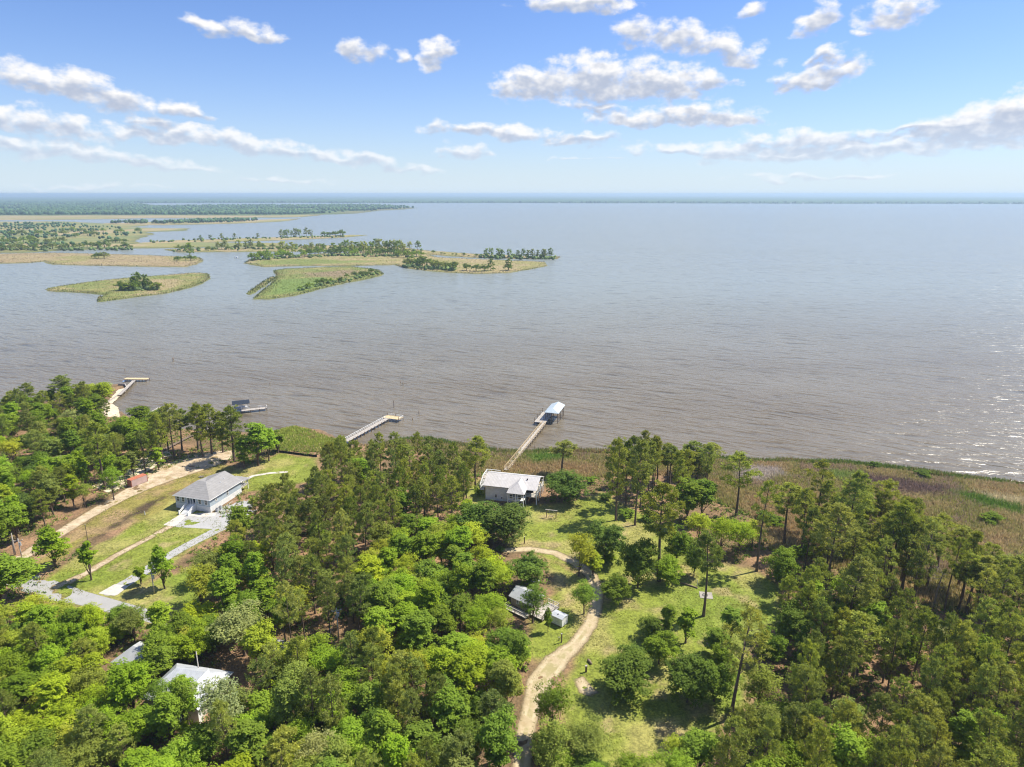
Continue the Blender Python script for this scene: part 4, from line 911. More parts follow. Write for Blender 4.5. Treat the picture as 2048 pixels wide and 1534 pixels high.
LATER = lambda: (scrub('low dark scrub under the trees of the wooded island', [[(505,520),(600,514),(720,511),(830,514)], [(812,533),(910,540)]], 130, 71), scrub('low dark scrub along the narrow spit', [[(345,501),(500,498),(650,496),(850,502)], [(960,514),(1110,516)]], 120, 72),
   scrub('low dark scrub in the oval island clump', [[(240,580),(318,578)]], 40, 73), scrub('low scrub band on the front of the green island', [[(598,581),(690,561),(756,546)]], 70, 74, (1.2, 2.4)), scrub('low scrub on the thin strip beyond the spit', [[(300,484),(420,480),(560,476),(690,472)]], 110, 75, (1.8, 3.4)), scrub('bank scrub along the left channel', [[(-20,500),(140,498),(270,498)], [(-20,487),(130,488)]], 120, 76, (1.8, 3.8)))
island_reeds('green and tan reeds covering the oval island', 0, 9000, 61, (G1, G2, T1)); island_reeds('green reeds covering the front island', 1, 9000, 62, (G1, G2, G1, T2)); island_reeds('reeds along the thin spit beside the green island', 2, 700, 63, (D1, G1, T2))
island_reeds('tan reeds of the long wooded island', 3, 14000, 64, (T2, T1, G2, D1)); island_reeds('tan reeds of the narrow tree-lined spit', 4, 9000, 65, (T2, T1, D1)); island_reeds('tan reeds of the left peninsula', 6, 10000, 66, (T1, T2, T1, D1), wd=.45)
# far woods: crowns nobody could count
def blobs(name, label, spots, rr, cols, seed):
    rng = np.random.default_rng(seed)
    bm = bmesh.new(); bmesh.ops.create_icosphere(bm, subdivisions=1, radius=1); bv = np.array([v.co[:] for v in bm.verts]); bf = np.array([[v.index for v in f.verts] for f in bm.faces]); bm.free()
    n = len(spots); r = rng.uniform(*rr, (n, 1, 1)); nz = 1 + rng.uniform(-.3, .3, (n, len(bv), 1))
    V = spots[:, None] + bv[None] * nz * r * [1, 1, .95]; V[..., 2] += r[..., 0] * .4
    F = bf[None] + (np.arange(n) * len(bv))[:, None, None]
    c = np.array(cols)[rng.integers(0, len(cols), n)] * rng.uniform(.75, 1.2, (n, 1)); c = np.repeat(c[:, None], len(bv), 1)
    o = link(name, mesh(name, V.reshape(-1, 3), F.reshape(-1, 3), [FAR_M], cols=c.reshape(-1, 3))); return tag(o, label, 'woodland', kind='stuff')
m_, t, out = material('far_canopy'); at = t.add('ShaderNodeAttribute', attribute_name='Col'); tc = t.add('ShaderNodeTexCoord')
nz = t.noise(tc.outputs['Object'], .05, 4, .6)
principled(t, out, t.mix(1.0, at.outputs[0], t.mix(t.mr(nz, .3, .7), (.6, .6, .6), (1.3, 1.3, 1.3)), 'MULTIPLY'), .9, 0, .1); FAR_M = m_
LATER()
def spread(px_polys, n, seed, power=1.0):
    rng = np.random.default_rng(seed); out_ = []
    for poly in px_polys:
        P = np.array(GP(poly, 1.0)); lo = P.min(0); hi = P.max(0); k = 0
        while k < n:
            x = rng.uniform(lo[0], hi[0], 4000); y = lo[1] + (hi[1] - lo[1]) * rng.random(4000) ** power
            m_ = inside(x, y, P) & (fbm(x, y, 160, seed) > .42); q = np.stack([x[m_], y[m_], rng.uniform(3, 7, m_.sum())], -1)[:n - k]; out_.append(q); k += len(q)
    return np.vstack(out_)
FC = [(.075, .14, .06), (.10, .17, .07), (.055, .105, .05)]
blobs('scrub_thicket', 'scattered dark scrub all over the left marsh', spread([[(-200,498),(-200,450),(120,448),(240,458),(290,464),(262,478),(200,492),(60,500)]], 700, 1), (2.2, 4.2), FC, 1)
blobs('scrub_thicket', 'line of scrub on the low far marsh point', spread([[(210,447),(330,443),(470,441),(520,441),(460,445),(330,448)]], 260, 2), (4, 7), FC, 2)
blobs('far_forest', 'flat blue-green forest behind the left marsh', spread([[(-300,431),(-300,398),(240,400),(300,414),(440,412),(760,411),(828,416),(760,420),(690,426),(560,430),(300,430)]], 15000, 3, 1.6), (7, 12), FC, 3)
island('marsh_land', 'low forested land under the far left woods', [(-400,432),(-400,397),(240,398),(300,412),(440,411),(760,410),(830,416),(760,421),(690,427),(560,431),(300,431)], ((.12,.17,.06), (.10,.15,.05), (.22,.20,.10)), 60, 3, 12, edge=40)
# opposite shore: canopy sheet that rises from the waterline and runs back to the horizon
xs = np.arange(-16000, 16001, 26.0); base = np.interp(xs, [-16000, -5000, 0, 6000, 16000], [G(600,405.6)[1], G(600,405.6)[1], G(1024,405.6)[1], G(1900,408)[1], G(1900,408)[1]])
base = base + (fbm(xs, xs * 0, 1500, 4) - .5) * 500
offs = np.array([0, 4, 30, 90, 200, 400, 800, 1600, 3200, 6400, 12000, 20000.])
X = np.tile(xs, (len(offs), 1)); Y = base[None] + offs[:, None]
Z = 9 + fbm(X, Y, 60, 6) * 16 + (fbm(X, Y, 900, 8) - .5) * 8; Z[0] = -.5; Z[1] = .8 + fbm(X[1], Y[1], 60, 6) * 12
Z[8:] = Z[8:] * .6 + 6
cc = lerp(np.tile([.06, .115, .05], (X.size, 1)), np.array([.09, .15, .06]), fbm(X, Y, 150, 3).ravel())
o = link('far_forest', mesh('far_forest', np.stack([X, Y, Z], -1).reshape(-1, 3), gridfaces(*X.shape), [FAR_M], cols=cc))
tag(o, 'hazy blue forest along the opposite shore at the horizon', 'woodland', kind='stuff')
blobs('shore_forest', 'ragged front of the hazy forest on the opposite shore', np.stack([np.repeat(xs[200:-200:2], 4) + np.random.default_rng(3).uniform(-30, 30, len(xs[200:-200:2]) * 4), np.repeat(base[200:-200:2], 4) + np.random.default_rng(4).uniform(-10, 60, len(xs[200:-200:2]) * 4), np.random.default_rng(5).uniform(3, 9, len(xs[200:-200:2]) * 4)], -1), (6, 13), FC, 5)
# houses dotted along the opposite shore
HW = simple('far_house_wall', (.8, .78, .74), .8, var=.05, bmp=0); HR = simple('far_house_roof', (.5, .48, .47), .8, var=.1, bmp=0)
FARH = []
for i, (px, wd) in enumerate([(1490,30),(1530,18),(1562,16),(1585,18),(1640,16),(1720,18),(1870,22),(1905,18),(1955,20),(2010,18),(1350,16),(1240,18),(1120,16),(965,18)]):
    x_ = G(px, 406.5, 0)[0]; y_ = float(np.interp(x_, xs, base)) - 6
    r_ = link('shore_house', None, None, (x_, y_, 0))
    MB().box((-wd/2, 0, -.5), (wd/2, 9, 6)).build('wall', HW, r_)
    MB().add([(-wd/2-.6,-.6,6),(wd/2+.6,-.6,6),(wd/2+.6,9.6,6),(-wd/2-.6,9.6,6),(-wd/2-.6,4.5,9.5),(wd/2+.6,4.5,9.5)], [(0,1,5,4),(2,3,4,5),(1,2,5),(3,0,4),(3,2,1,0)]).build('roof', HR, r_)
    FARH.append((px, r_))
FARH.sort(key=lambda q: q[0])
for i, (px, r_) in enumerate(FARH):
    tag(r_, 'tiny pale house on the hazy opposite shore, ' + ('leftmost' if i == 0 else 'rightmost' if i == len(FARH) - 1 else ORD[i] + ' from left' if i < 8 else ['sixth', 'fifth', 'fourth', 'third', 'second'][i - 8] + ' from right'), 'house', 'houses on the opposite shore')
# ---------------------------------------------------------------- building materials
def seams(name, col, rough, pitch, axis=0, metal=0.0, spec=.4, depth_=.03):
    m_, t, out = material(name); tc = t.add('ShaderNodeTexCoord'); sx = t.add('ShaderNodeSeparateXYZ'); t.put(sx.inputs[0], tc.outputs['Object'])
    f = t.m('FRACT', t.m('MULTIPLY', sx.outputs[axis], 1 / pitch)); rib = t.mr(t.m('ABSOLUTE', t.m('SUBTRACT', f, .5)), .36, .46)
    n = t.noise(tc.outputs['Object'], .7, 5, .65)
    c = t.mix(t.mr(n, .35, .7), [v * .84 for v in col], col); c = t.mix(t.m('MULTIPLY', rib, .22), c, [v * .6 for v in col])
    principled(t, out, c, rough, metal, spec, bump(t, rib, .8, depth_)); return m_
WHITE = simple('white_paint', (.80, .80, .78), .55, var=.08, scale=2, bmp=.01)
SIDING = seams('blue_siding', (.46, .54, .60), .6, .2, 2); WSIDING = seams('white_siding', (.87, .88, .90), .55, .22, 2)
SHINGLE = seams('grey_shingle', (.32, .31, .30), .9, .34, 2, spec=.15); TANROOF = seams('weathered_metal_roof', (.60, .57, .545), .5, .5, 0)
METALROOF = seams('white_metal_roof', (.52, .54, .56), .4, .45, 0); BLUEROOF = seams('pale_blue_metal_roof', (.52, .60, .645), .4, .5, 0); DARKROOF = seams('dark_metal_roof', (.035, .045, .065), .75, .5, 0, spec=.15)
GREYROOF = seams('grey_roof', (.47, .48, .48), .7, .4, 0)
GLASS = simple('window_glass', (.03, .045, .06), .08, var=.1, spec=.8, bmp=0); DARK = simple('dark_void', (.03, .03, .035), .8, bmp=0)
WOOD = simple('grey_wood', (.46, .42, .37), .9, var=.25, scale=5, bmp=.02); YWOOD = simple('new_wood', (.62, .48, .28), .85, var=.15, scale=4, bmp=.02)
BWOOD = simple('brown_wood', (.23, .17, .12), .9, var=.25, scale=4, bmp=.02); RED = seams('rust_red_steel', (.42, .17, .12), .7, .3, 0); REDTOP = simple('rust_red_roof', (.50, .17, .10), .8, var=.2)
PINKSTEEL = seams('faded_container_side', (.55, .40, .36), .7, .3, 0); BLACK = simple('black_fabric', (.02, .02, .022), .8, bmp=0)
STEEL = simple('galvanised_steel', (.5, .52, .54), .45, .3, var=.1, bmp=0); CONCRETE = simple('slab_concrete', (.36, .33, .29), .9, var=.15)
def roots(name, label, cat, loc, yaw, group=None):
    return tag(link(name, None, None, loc, yaw), label, cat, group)
def window(par, c, w_, h_, n, glass=GLASS):            # c: centre on the wall, n: outward axis 'x','-x','y','-y'
    s = -1 if n[0] == '-' else 1; ax = n[-1]
    def bx(u0, v0, u1, v1, d0, d1):
        d0, d1 = sorted((d0 * s, d1 * s))
        return ((c[0] + u0, c[1] + d0, c[2] + v0), (c[0] + u1, c[1] + d1, c[2] + v1)) if ax == 'y' else ((c[0] + d0, c[1] + u0, c[2] + v0), (c[0] + d1, c[1] + u1, c[2] + v1))
    f = .14; m_ = MB()
    for (a, b, c2, d) in ((-w_/2, -h_/2, -w_/2 + f, h_/2), (w_/2 - f, -h_/2, w_/2, h_/2), (-w_/2 + f, h_/2 - f, w_/2 - f, h_/2), (-w_/2 + f, -h_/2, w_/2 - f, -h_/2 + f), (-w_/2 + f, -.04, w_/2 - f, .04)):
        m_.box(*bx(a, b, c2, d, -.02, .09))
    o = m_.build('window', WHITE, par)
    MB().box(*bx(-w_/2 + f, -h_/2 + f, w_/2 - f, h_/2 - f, -.02, .03)).build('pane', glass, o); return o
def railing(par, pts, h=1.0, mat=None, step=1.6, thick=.1):
    mat = mat or WHITE
    for a, b in zip(pts[:-1], pts[1:]):
        a = Vector(a); b = Vector(b); n = max(1, round((b - a).length / step))
        MB().bar(a + Vector((0, 0, h)), b + Vector((0, 0, h)), thick * 1.2, thick).bar(a + Vector((0, 0, h * .45)), b + Vector((0, 0, h * .45)), thick * .7, thick * .7).build('rail', mat, par)
        for i in range(n + 1):
            p = a.lerp(b, i / n); MB().box((p.x - thick/2, p.y - thick/2, p.z), (p.x + thick/2, p.y + thick/2, p.z + h + .02)).build('rail_post', mat, par)
def posts(par, pts, z0, z1, w_=.2, mat=None, name='post'):
    me = MB().box((-w_/2, -w_/2, z0), (w_/2, w_/2, z1)).mesh(name, mat or WHITE)
    for p in pts: link(name, me, par, (p[0], p[1], 0))
def roofp(par, faces, mat, th=.14, name='roof'):
    m_ = MB()
    for f in faces: m_.slab(f, th)
    return m_.build(name, mat, par)

# ---------------------------------------------------------------- blue house (left)
h = roots('blue_house', 'blue-grey house with white slatted base and grey hip roof', 'house', (-109.9, 204.7, 1.0), R(-16))
MB().box((0, 1.6, 1.9), (13.3, 15.5, 4.55)).box((0, 0, 1.9), (4.5, 1.6, 4.55)).box((8.0, 0, 1.9), (13.3, 1.6, 4.55)).build('wall', SIDING, h)
m_ = MB()
for k in range(8): m_.box((-.03, -.03, .06 + k * .235), (13.33, 15.53, .06 + k * .235 + .17))
o = m_.build('skirt_slats', WHITE, h); o['kind'] = 'stuff'
MB().box((.15, .15, 0), (13.15, 15.35, 1.9)).build('foundation', STEEL, h)
MB().box((4.5, -.05, 1.8), (8.0, 1.6, 1.95)).build('porch_floor', WHITE, h)
posts(h, [(4.6, .05), (7.9, .05), (5.75, .05), (6.75, .05)], 1.95, 4.5, .2, WHITE, 'porch_column')
MB().box((5.7, 1.52, 1.95), (6.8, 1.6, 4.1)).build('door', DARK, h)
for x_ in (1.1, 3.1): window(h, (x_, 0, 3.3), 1.25, 1.8, '-y')
for x_ in (9.5, 11.9): window(h, (x_, 0, 3.3), 1.25, 1.8, '-y')
window(h, (13.3, 8.6, 3.1), .9, 1.7, 'x'); window(h, (13.3, 3.0, 3.3), .9, 1.2, 'x')
a, b, c, d = (-.55, -.55, 4.5), (13.85, -.55, 4.5), (6.9, 6.6, 7.25), (3.6, 6.6, 7.25); e, f, g_, i_ = (13.85, 16.1, 4.5), (6.9, 16.1, 7.25), (-.55, 13.7, 4.5), (-.2, 16.1, 4.5)
rf = roofp(h, [[a, b, c, d], [b, e, f, c], [a, d, g_], [d, c, f, i_, g_]], SHINGLE)
MB().poly([(13.3, 15.5, 4.5), (6.9, 15.5, 7.05), (.2, 15.5, 4.5)]).build('gable', WHITE, h)
MB().box((-.6, -.6, 4.32), (13.9, -.54, 4.5)).box((13.84, -.54, 4.32), (13.9, 16.1, 4.5)).build('fascia', WHITE, h)
for p in ((10.2, 9.5, 5.85), (9.5, 12, 6.1)): MB().tube([(p[0], p[1], p[2]), (p[0], p[1], p[2] + .5)], [.08, .08], 8).build('vent_pipe', WHITE, rf)
st = MB()
for k in range(9): st.box((4.7, -.35 - k * .42, 0), (7.8, .07 - k * .42, 1.75 - k * .2))
st.build('stair', WHITE, h)
for x_ in (4.6, 7.9):
    MB().bar((x_, 0, 2.85), (x_, -3.9, 1.1), .16, .14).bar((x_, 0, 2.35), (x_, -3.9, .55), .08, .3).build('stair_rail', WHITE, h)
    MB().box((x_ - .2, -4.2, 0), (x_ + .2, -3.8, 1.3)).build('newel_post', WHITE, h)
MB().box((8.6, 15.55, 1.75), (13.3, 19.5, 1.95)).build('rear_deck', WOOD, h); posts(h, [(8.8, 19.3), (11, 19.3), (13.1, 19.3)], 0, 4.2, .2, WHITE)
railing(h, [(13.2, 15.7, 1.95), (13.2, 19.4, 1.95), (8.7, 19.4, 1.95)], 1.0); roofp(h, [[(8.2, 15.6, 4.35), (13.9, 15.6, 4.35), (13.9, 20, 3.9), (8.2, 20, 3.9)]], SHINGLE, name='porch_roof')
ac = MB().box((0, 0, 0), (1, .9, .95)).mesh('heat_pump', STEEL)
for k in range(2):
    p = Matrix.Rotation(R(-16), 3, 'Z') @ Vector((14.1, 1.0 + k * 1.6, 0)); o = link('heat_pump', ac, None, (-109.9 + p.x, 204.7 + p.y, 1.02), R(-16)); tag(o, ['nearer', 'farther'][k] + ' grey heat pump unit beside the blue house corner', 'heat pump', 'heat pumps')
    MB().tube([(.5, .45, .95), (.5, .45, 1.0)], [.36, .36], 14).build('fan_grille', DARK, o)

# ---------------------------------------------------------------- white house on posts (centre)
h = roots('white_house', 'white raised house with pale metal roof and corner porch by the water', 'house', (-9, 213, 1.0), R(-14))
MB().box((.6, -1.9, 0), (12.2, 8.9, 5.35)).build('wall', WSIDING, h)
MB().box((12.2, 1.2, 2.75), (16.4, 8.9, 5.3)).build('wall', WSIDING, h)
rf = roofp(h, [[(-.1, -2.6, 5.3), (18.3, -2.6, 5.3), (18.3, 3.5, 7.7), (-.1, 3.5, 7.7)], [(-.1, 3.5, 7.7), (18.3, 3.5, 7.7), (18.3, 9.7, 5.3), (-.1, 9.7, 5.3)]], TANROOF, .16)
MB().box((14.0, 1.4, 6.75), (14.35, 1.75, 7.4)).build('chimney_vent', DARK, rf); MB().box((-.1, 3.42, 7.68), (18.3, 3.58, 7.76)).build('ridge_cap', WHITE, rf)
MB().poly([(.6, -1.9, 5.3), (.6, 8.9, 5.3), (.6, 3.5, 7.5)]).build('gable', WSIDING, h); MB().poly([(16.4, -1.9, 5.3), (16.4, 8.9, 5.3), (16.4, 3.5, 7.5)]).build('gable', WSIDING, h)
roofp(h, [[(8.9, -6.2, 5.1), (14.9, -6.2, 5.1), (12.1, -2.6, 7.5)], [(14.9, -6.2, 5.1), (14.9, -2.2, 5.45), (12.1, 1.8, 7.5), (12.1, -2.6, 7.5)], [(8.9, -6.2, 5.1), (12.1, -2.6, 7.5), (12.1, 1.8, 7.5), (8.9, -2.2, 5.45)]], TANROOF, .14, 'porch_roof')
roofp(h, [[(14.7, -2.7, 5.28), (18.4, -2.7, 5.28), (16.4, 1.0, 6.95)]], TANROOF, .14, 'porch_roof')
MB().box((9.2, -5.9, 2.5), (14.6, -1.95, 2.7)).build('porch_floor', WHITE, h); MB().box((12.25, -2.2, 2.5), (18.2, 1.15, 2.7)).box((16.45, 1.15, 2.5), (18.2, 9.2, 2.7)).build('deck_floor', WOOD, h)
posts(h, [(9.3, -5.8), (11.9, -5.8), (14.5, -5.8), (14.5, -2.3), (18.1, -2.1)], 0, 5.1, .26); posts(h, [(18.1, 1.5), (18.1, 4.3), (18.1, 7.0), (18.1, 9.1)], 0, 5.25, .24); posts(h, [(13.2, 3), (13.2, 8.5), (16.2, 3), (16.2, 8.5)], 0, 2.75, .26)
railing(h, [(9.3, -2.2, 2.7), (9.3, -5.8, 2.7), (14.5, -5.8, 2.7)], .95); railing(h, [(14.6, -2.1, 2.7), (18.1, -2.1, 2.7), (18.1, 9.1, 2.7)], .95)
for x_ in (10.4, 13.2): window(h, (x_, -5.75, 3.9), 1.3, 1.7, '-y', DARK)
for (x0, x1) in ((9.4, 11.8), (12.0, 14.4)):
    MB().bar((x0, -5.8, .1), (x1, -5.8, 2.4), .1).bar((x0, -5.8, 2.4), (x1, -5.8, .1), .1).build('cross_brace', WHITE, h)
MB().box((9.4, -2.0, 2.7), (14.4, -1.94, 5.0)).build('porch_screen', DARK, h); MB().box((12.3, 1.1, 2.75), (16.3, 1.19, 5.2)).build('porch_screen', DARK, h)
window(h, (4.2, -1.9, 1.6), .9, 1.3, '-y'); window(h, (6.2, -1.9, 1.1), .7, .9, '-y'); MB().box((8.0, -1.97, 0), (9.0, -1.9, 2.05)).build('door', STEEL, h)
MB().box((-3.6, 9.0, 2.4), (1.4, 14.5, 2.6)).build('rear_deck', WOOD, h); posts(h, [(-3.5, 9.1), (-3.5, 14.4), (1.3, 14.4), (-3.5, 11.7)], -.6, 2.5, .22)
railing(h, [(-3.5, 5.2, .6), (-3.5, 9.1, 2.6), (-3.5, 14.4, 2.6), (1.3, 14.4, 2.6)], 1.2, WHITE, 1.8, .16)
st = MB()
for k in range(9): st.box((-3.5, 5.0 + k * .45, k * .27), (-2.1, 5.5 + k * .45, k * .27 + .1))
st.build('stair', WHITE, h)
# ---------------------------------------------------------------- cottage
h = roots('cottage', 'small grey-roofed cottage half hidden by a dark tree beside the shed', 'house', (-.2, 147.8, 1.0), R(-40))
MB().box((-.9, 1.0, .5), (5.6, 5.8, 3.1)).build('wall', simple('tan_siding', (.42, .35, .27), .8), h); posts(h, [(-.8, 1.1), (5.5, 1.1), (-.8, 5.7), (2.4, 1.1)], -.1, .55, .3, BWOOD)
roofp(h, [[(-1.3, .5, 3.0), (6.0, .5, 3.0), (6.0, 3.4, 4.5), (-1.3, 3.4, 4.5)], [(-1.3, 3.4, 4.5), (6.0, 3.4, 4.5), (6.0, 6.3, 3.0), (-1.3, 6.3, 3.0)]], GREYROOF, .12)
for x_ in (-.9, 5.6): MB().poly([(x_, 1.0, 3.05), (x_, 5.8, 3.05), (x_, 3.4, 4.35)]).build('gable', WHITE, h)
window(h, (1.2, 1.0, 2.0), .8, 1.0, '-y'); window(h, (3.8, 1.0, 2.0), .8, 1.0, '-y')
MB().box((5.65, .6, .5), (9.2, 7.6, .68)).box((-1.2, -1.4, .5), (5.6, .6, .68)).build('deck', WOOD, h); posts(h, [(9.1, .7), (9.1, 4.2), (9.1, 7.5), (5.8, .0), (-1.1, -1.3), (2.3, -1.3)], -.1, 1.7, .16, BWOOD)
railing(h, [(5.7, .7, .68), (9.1, .7, .68), (9.1, 7.5, .68), (5.7, 7.5, .68)], 1.0, WOOD, 1.7, .12); railing(h, [(-1.1, .6, .68), (-1.1, -1.3, .68), (5.6, -1.3, .68)], 1.0, WOOD, 1.7, .12)
railing(h, [(-5.2, 5.8, .2), (-1.0, 6.2, .2)], .9, WOOD, 1.7, .1)
# ---------------------------------------------------------------- shed
s_ = roots('shed', 'small white shed on skids beside the sandy track', 'shed', (11.8, 140.2, 1.0), R(51))
MB().box((0, 0, .25), (2.35, 3.2, 2.25)).build('wall', WHITE, s_); MB().box((0, .1, 0), (.2, 3.1, .25)).box((2.15, .1, 0), (2.35, 3.1, .25)).build('skid', BWOOD, s_)
roofp(s_, [[(-.15, -.15, 2.3), (1.17, -.15, 2.62), (1.17, 3.35, 2.62), (-.15, 3.35, 2.3)], [(1.17, -.15, 2.62), (2.5, -.15, 2.3), (2.5, 3.35, 2.3), (1.17, 3.35, 2.62)]], METALROOF, .07)
MB().poly([(0, 0, 2.25), (2.35, 0, 2.25), (1.17, 0, 2.53)]).poly([(0, 3.2, 2.25), (2.35, 3.2, 2.25), (1.17, 3.2, 2.53)]).build('gable', WHITE, s_)
for y_ in (1.05, 1.95):
    o = MB().box((-.05, y_ - .43, .35), (0, y_ + .43, 2.1)).build('door', simple('shed_door', (.68, .69, .70), .6), s_); MB().box((-.1, y_ + (.3 if y_ < 1.5 else -.36), 1.15), (-.05, y_ + (.36 if y_ < 1.5 else -.3), 1.35)).build('handle', DARK, o)
MB().box((.7, 1.6, 2.52), (.95, 1.85, 2.68)).build('roof_vent', DARK, s_)
# ---------------------------------------------------------------- metal-roofed house and grey roof in the lower-left wood
h = roots('metal_roof_house', 'house under a white ribbed metal roof deep in the lower left wood', 'house', (-65, 109.6, 1.0), R(-12))
MB().box((-7.8, 2.2, 0), (4.0, 11.4, 3.5)).build('wall', simple('cream_wall', (.55, .50, .42), .8), h)
roofp(h, [[(-8.6, 1.4, 3.4), (4.8, 1.4, 3.4), (2.3, 7.8, 6.2), (-5.0, 7.8, 6.2)], [(-8.6, 1.4, 3.4), (-5.0, 7.8, 6.2), (-8.6, 12.2, 3.4)], [(-5.0, 7.8, 6.2), (2.3, 7.8, 6.2), (4.8, 12.2, 3.4), (-8.6, 12.2, 3.4)], [(4.8, 1.4, 3.4), (4.8, 12.2, 3.4), (2.3, 7.8, 6.2)]], METALROOF, .12)
roofp(h, [[(-.8, .6, 3.7), (2.0, .6, 6.6), (2.0, 8.6, 6.6), (-.8, 5.2, 3.7)], [(4.9, .6, 3.7), (4.9, 5.2, 3.7), (2.0, 8.6, 6.6), (2.0, .6, 6.6)]], METALROOF, .12, 'gable_roof')
MB().poly([(.2, 1.0, 3.4), (4.4, 1.0, 3.4), (4.4, 1.0, 4.0), (2.0, 1.0, 6.4), (.2, 1.0, 4.5)]).build('gable', simple('shaded_gable', (.40, .36, .3), .8), h); MB().box((.2, 1.05, 0), (4.4, 2.2, 3.4)).build('wall', WHITE, h)
window(h, (2.3, 1.0, 4.4), 1.2, 1.2, '-y'); roofp(h, [[(-3.6, -1.8, 2.5), (2.6, -1.8, 2.5), (2.6, 1.0, 3.1), (-3.6, 1.3, 3.1)]], METALROOF, .1, 'porch_roof'); posts(h, [(-3.4, -1.6), (2.4, -1.6), (-.5, -1.6)], 0, 2.45, .16)
h = roots('grey_roof_house', 'house with weathered grey roof glimpsed left of the metal roof', 'house', (*G(232, 1345, 1)[:2], 1.0), R(-20))
MB().box((0, 0, 0), (9, 6.6, 2.9)).build('wall', simple('beige_wall', (.45, .41, .35), .8), h); roofp(h, [[(-.5, -.5, 2.8), (9.5, -.5, 2.8), (7, 3.3, 4.9), (2, 3.3, 4.9)], [(2, 3.3, 4.9), (7, 3.3, 4.9), (9.5, 7.1, 2.8), (-.5, 7.1, 2.8)], [(-.5, -.5, 2.8), (2, 3.3, 4.9), (-.5, 7.1, 2.8)], [(9.5, -.5, 2.8), (9.5, 7.1, 2.8), (7, 3.3, 4.9)]], GREYROOF, .12)
window(h, (2.2, 0, 1.5), .9, 1.1, '-y'); window(h, (6.5, 0, 1.5), .9, 1.1, '-y')
# ---------------------------------------------------------------- container
c_ = roots('shipping_container', 'faded red shipping container on the sandy lot', 'container', (-133.0, 220.5, 1.0), R(62))
MB().box((0, 0, .12), (6.06, 2.44, 2.5)).build('body', PINKSTEEL, c_); MB().box((-.02, -.02, 2.5), (6.08, 2.46, 2.59)).build('roof', REDTOP, c_)
MB().box((-.05, .08, .2), (0, 1.2, 2.45)).build('door', RED, c_); MB().box((-.05, 1.24, .2), (0, 2.36, 2.45)).build('door', RED, c_); posts(c_, [(.05, .05), (6.0, .05), (.05, 2.39), (6.0, 2.39)], 0, 2.62, .18, RED, 'corner_post')
# ---------------------------------------------------------------- piers
def boards(par, x0, x1, y0, y1, z, mat, along='x', w_=.3):
    n = int((x1 - x0) / w_); me = MB(); rg = random.Random(int(x1 * 10))
    for k in range(n):
        a = x0 + k * w_; me.box((a, y0 + rg.uniform(-.03, .03), z - .06 + rg.uniform(-.01, .01)), (a + w_ - .035, y1 + rg.uniform(-.03, .03), z))
    o = me.build('deck_boards', mat, par); o['kind'] = 'stuff'; MB().box((x0, y0 + .15, z - .28), (x1, y0 + .27, z - .07)).box((x0, y1 - .27, z - .28), (x1, y1 - .15, z - .07)).build('stringer', BWOOD, par)
def pier(name, label, a, b, w_, z, mat, rail=True, railmat=None, step=2.6, low=-1.6, rail_sides=(0, 1)):
    a = np.array(a[:2]); b = np.array(b[:2]); L = float(np.hypot(*(b - a))); yaw = math.atan2(b[1] - a[1], b[0] - a[0])
    r_ = roots(name, label, 'pier', (a[0], a[1], 0), yaw); boards(r_, 0, L, -w_/2, w_/2, z, mat)
    n = int(L / step); posts(r_, [(L * (i + .5) / n, s * (w_/2 - .05)) for i in range(n) for s in (-1, 1)], low, z + (.25 if rail else .02), .22, BWOOD, 'piling')
    if rail:
        for s in [(-1, 1)[k] for k in rail_sides]: railing(r_, [(0, s * (w_/2 - .1), z), (L, s * (w_/2 - .1), z)], 1.0, railmat or mat, 2.4, .1)
    return r_, L, yaw
p, L, yw = pier('pier', 'long railed pier leading to the roofed boathouse', (-2.2, 235.2), (14.3, 288.9), 1.9, 1.5, WOOD, True, YWOOD)
boards(p, 56.4, 72, -.6, 4.6, 1.52, WOOD); posts(p, [(57, 4.7), (62, 4.7), (67, 4.7), (71.8, 4.7)], -1.6, 3.4, .2, BWOOD, 'mooring_piling'); posts(p, [(56.6, -.5), (64, -.5), (71.8, -.5), (60, 2), (68, 2)], -1.6, 1.5, .22, BWOOD, 'piling')
m4 = Matrix.Translation((-2.2, 235.2, 0)) @ Matrix.Rotation(yw, 4, 'Z')
bh = roots('boathouse', 'open boathouse on tall posts with pale blue metal roof', 'boathouse', m4 @ Vector((61, -5.2, 0)), yw)
posts(bh, [(x_, y_) for x_ in (.3, 3.4, 6.5, 9.6, 12.7) for y_ in (.25, 5.75)], -1.6, 5.0, .26, BWOOD, 'post'); posts(bh, [(x_, 3.0) for x_ in (.3, 12.7)], -1.6, 5.0, .22, BWOOD)
roofp(bh, [[(-.3, -.3, 5.0), (2.6, 3, 6.3), (13.4, 3, 6.3), (13.4, -.3, 5.0)], [(-.3, 6.3, 5.0), (13.4, 6.3, 5.0), (13.4, 3, 6.3), (2.6, 3, 6.3)], [(-.3, -.3, 5.0), (-.3, 6.3, 5.0), (2.6, 3, 6.3)]], BLUEROOF, .1)
for y_ in (.25, 5.75): MB().box((0, y_ - .08, 4.7), (13, y_ + .08, 5.0)).build('beam', BWOOD, bh)
for (x0, x1) in ((.3, 3.4), (9.6, 12.7)): MB().bar((x0, .25, 3.0), (x1, .25, 4.8), .12).build('brace', BWOOD, bh)
lb = roots('picnic_bench', 'white bench set on the shaded boathouse platform', 'bench', m4 @ Vector((59.6, 1.6, 1.52)), yw)
MB().box((0, 0, .42), (1.9, .5, .5)).build('seat', WHITE, lb); MB().box((0, .46, .5), (1.9, .54, .95)).build('backrest', WHITE, lb)
for x_ in (.1, 1.7): MB().box((x_, .05, 0), (x_ + .1, .45, .42)).build('leg', WHITE, lb)
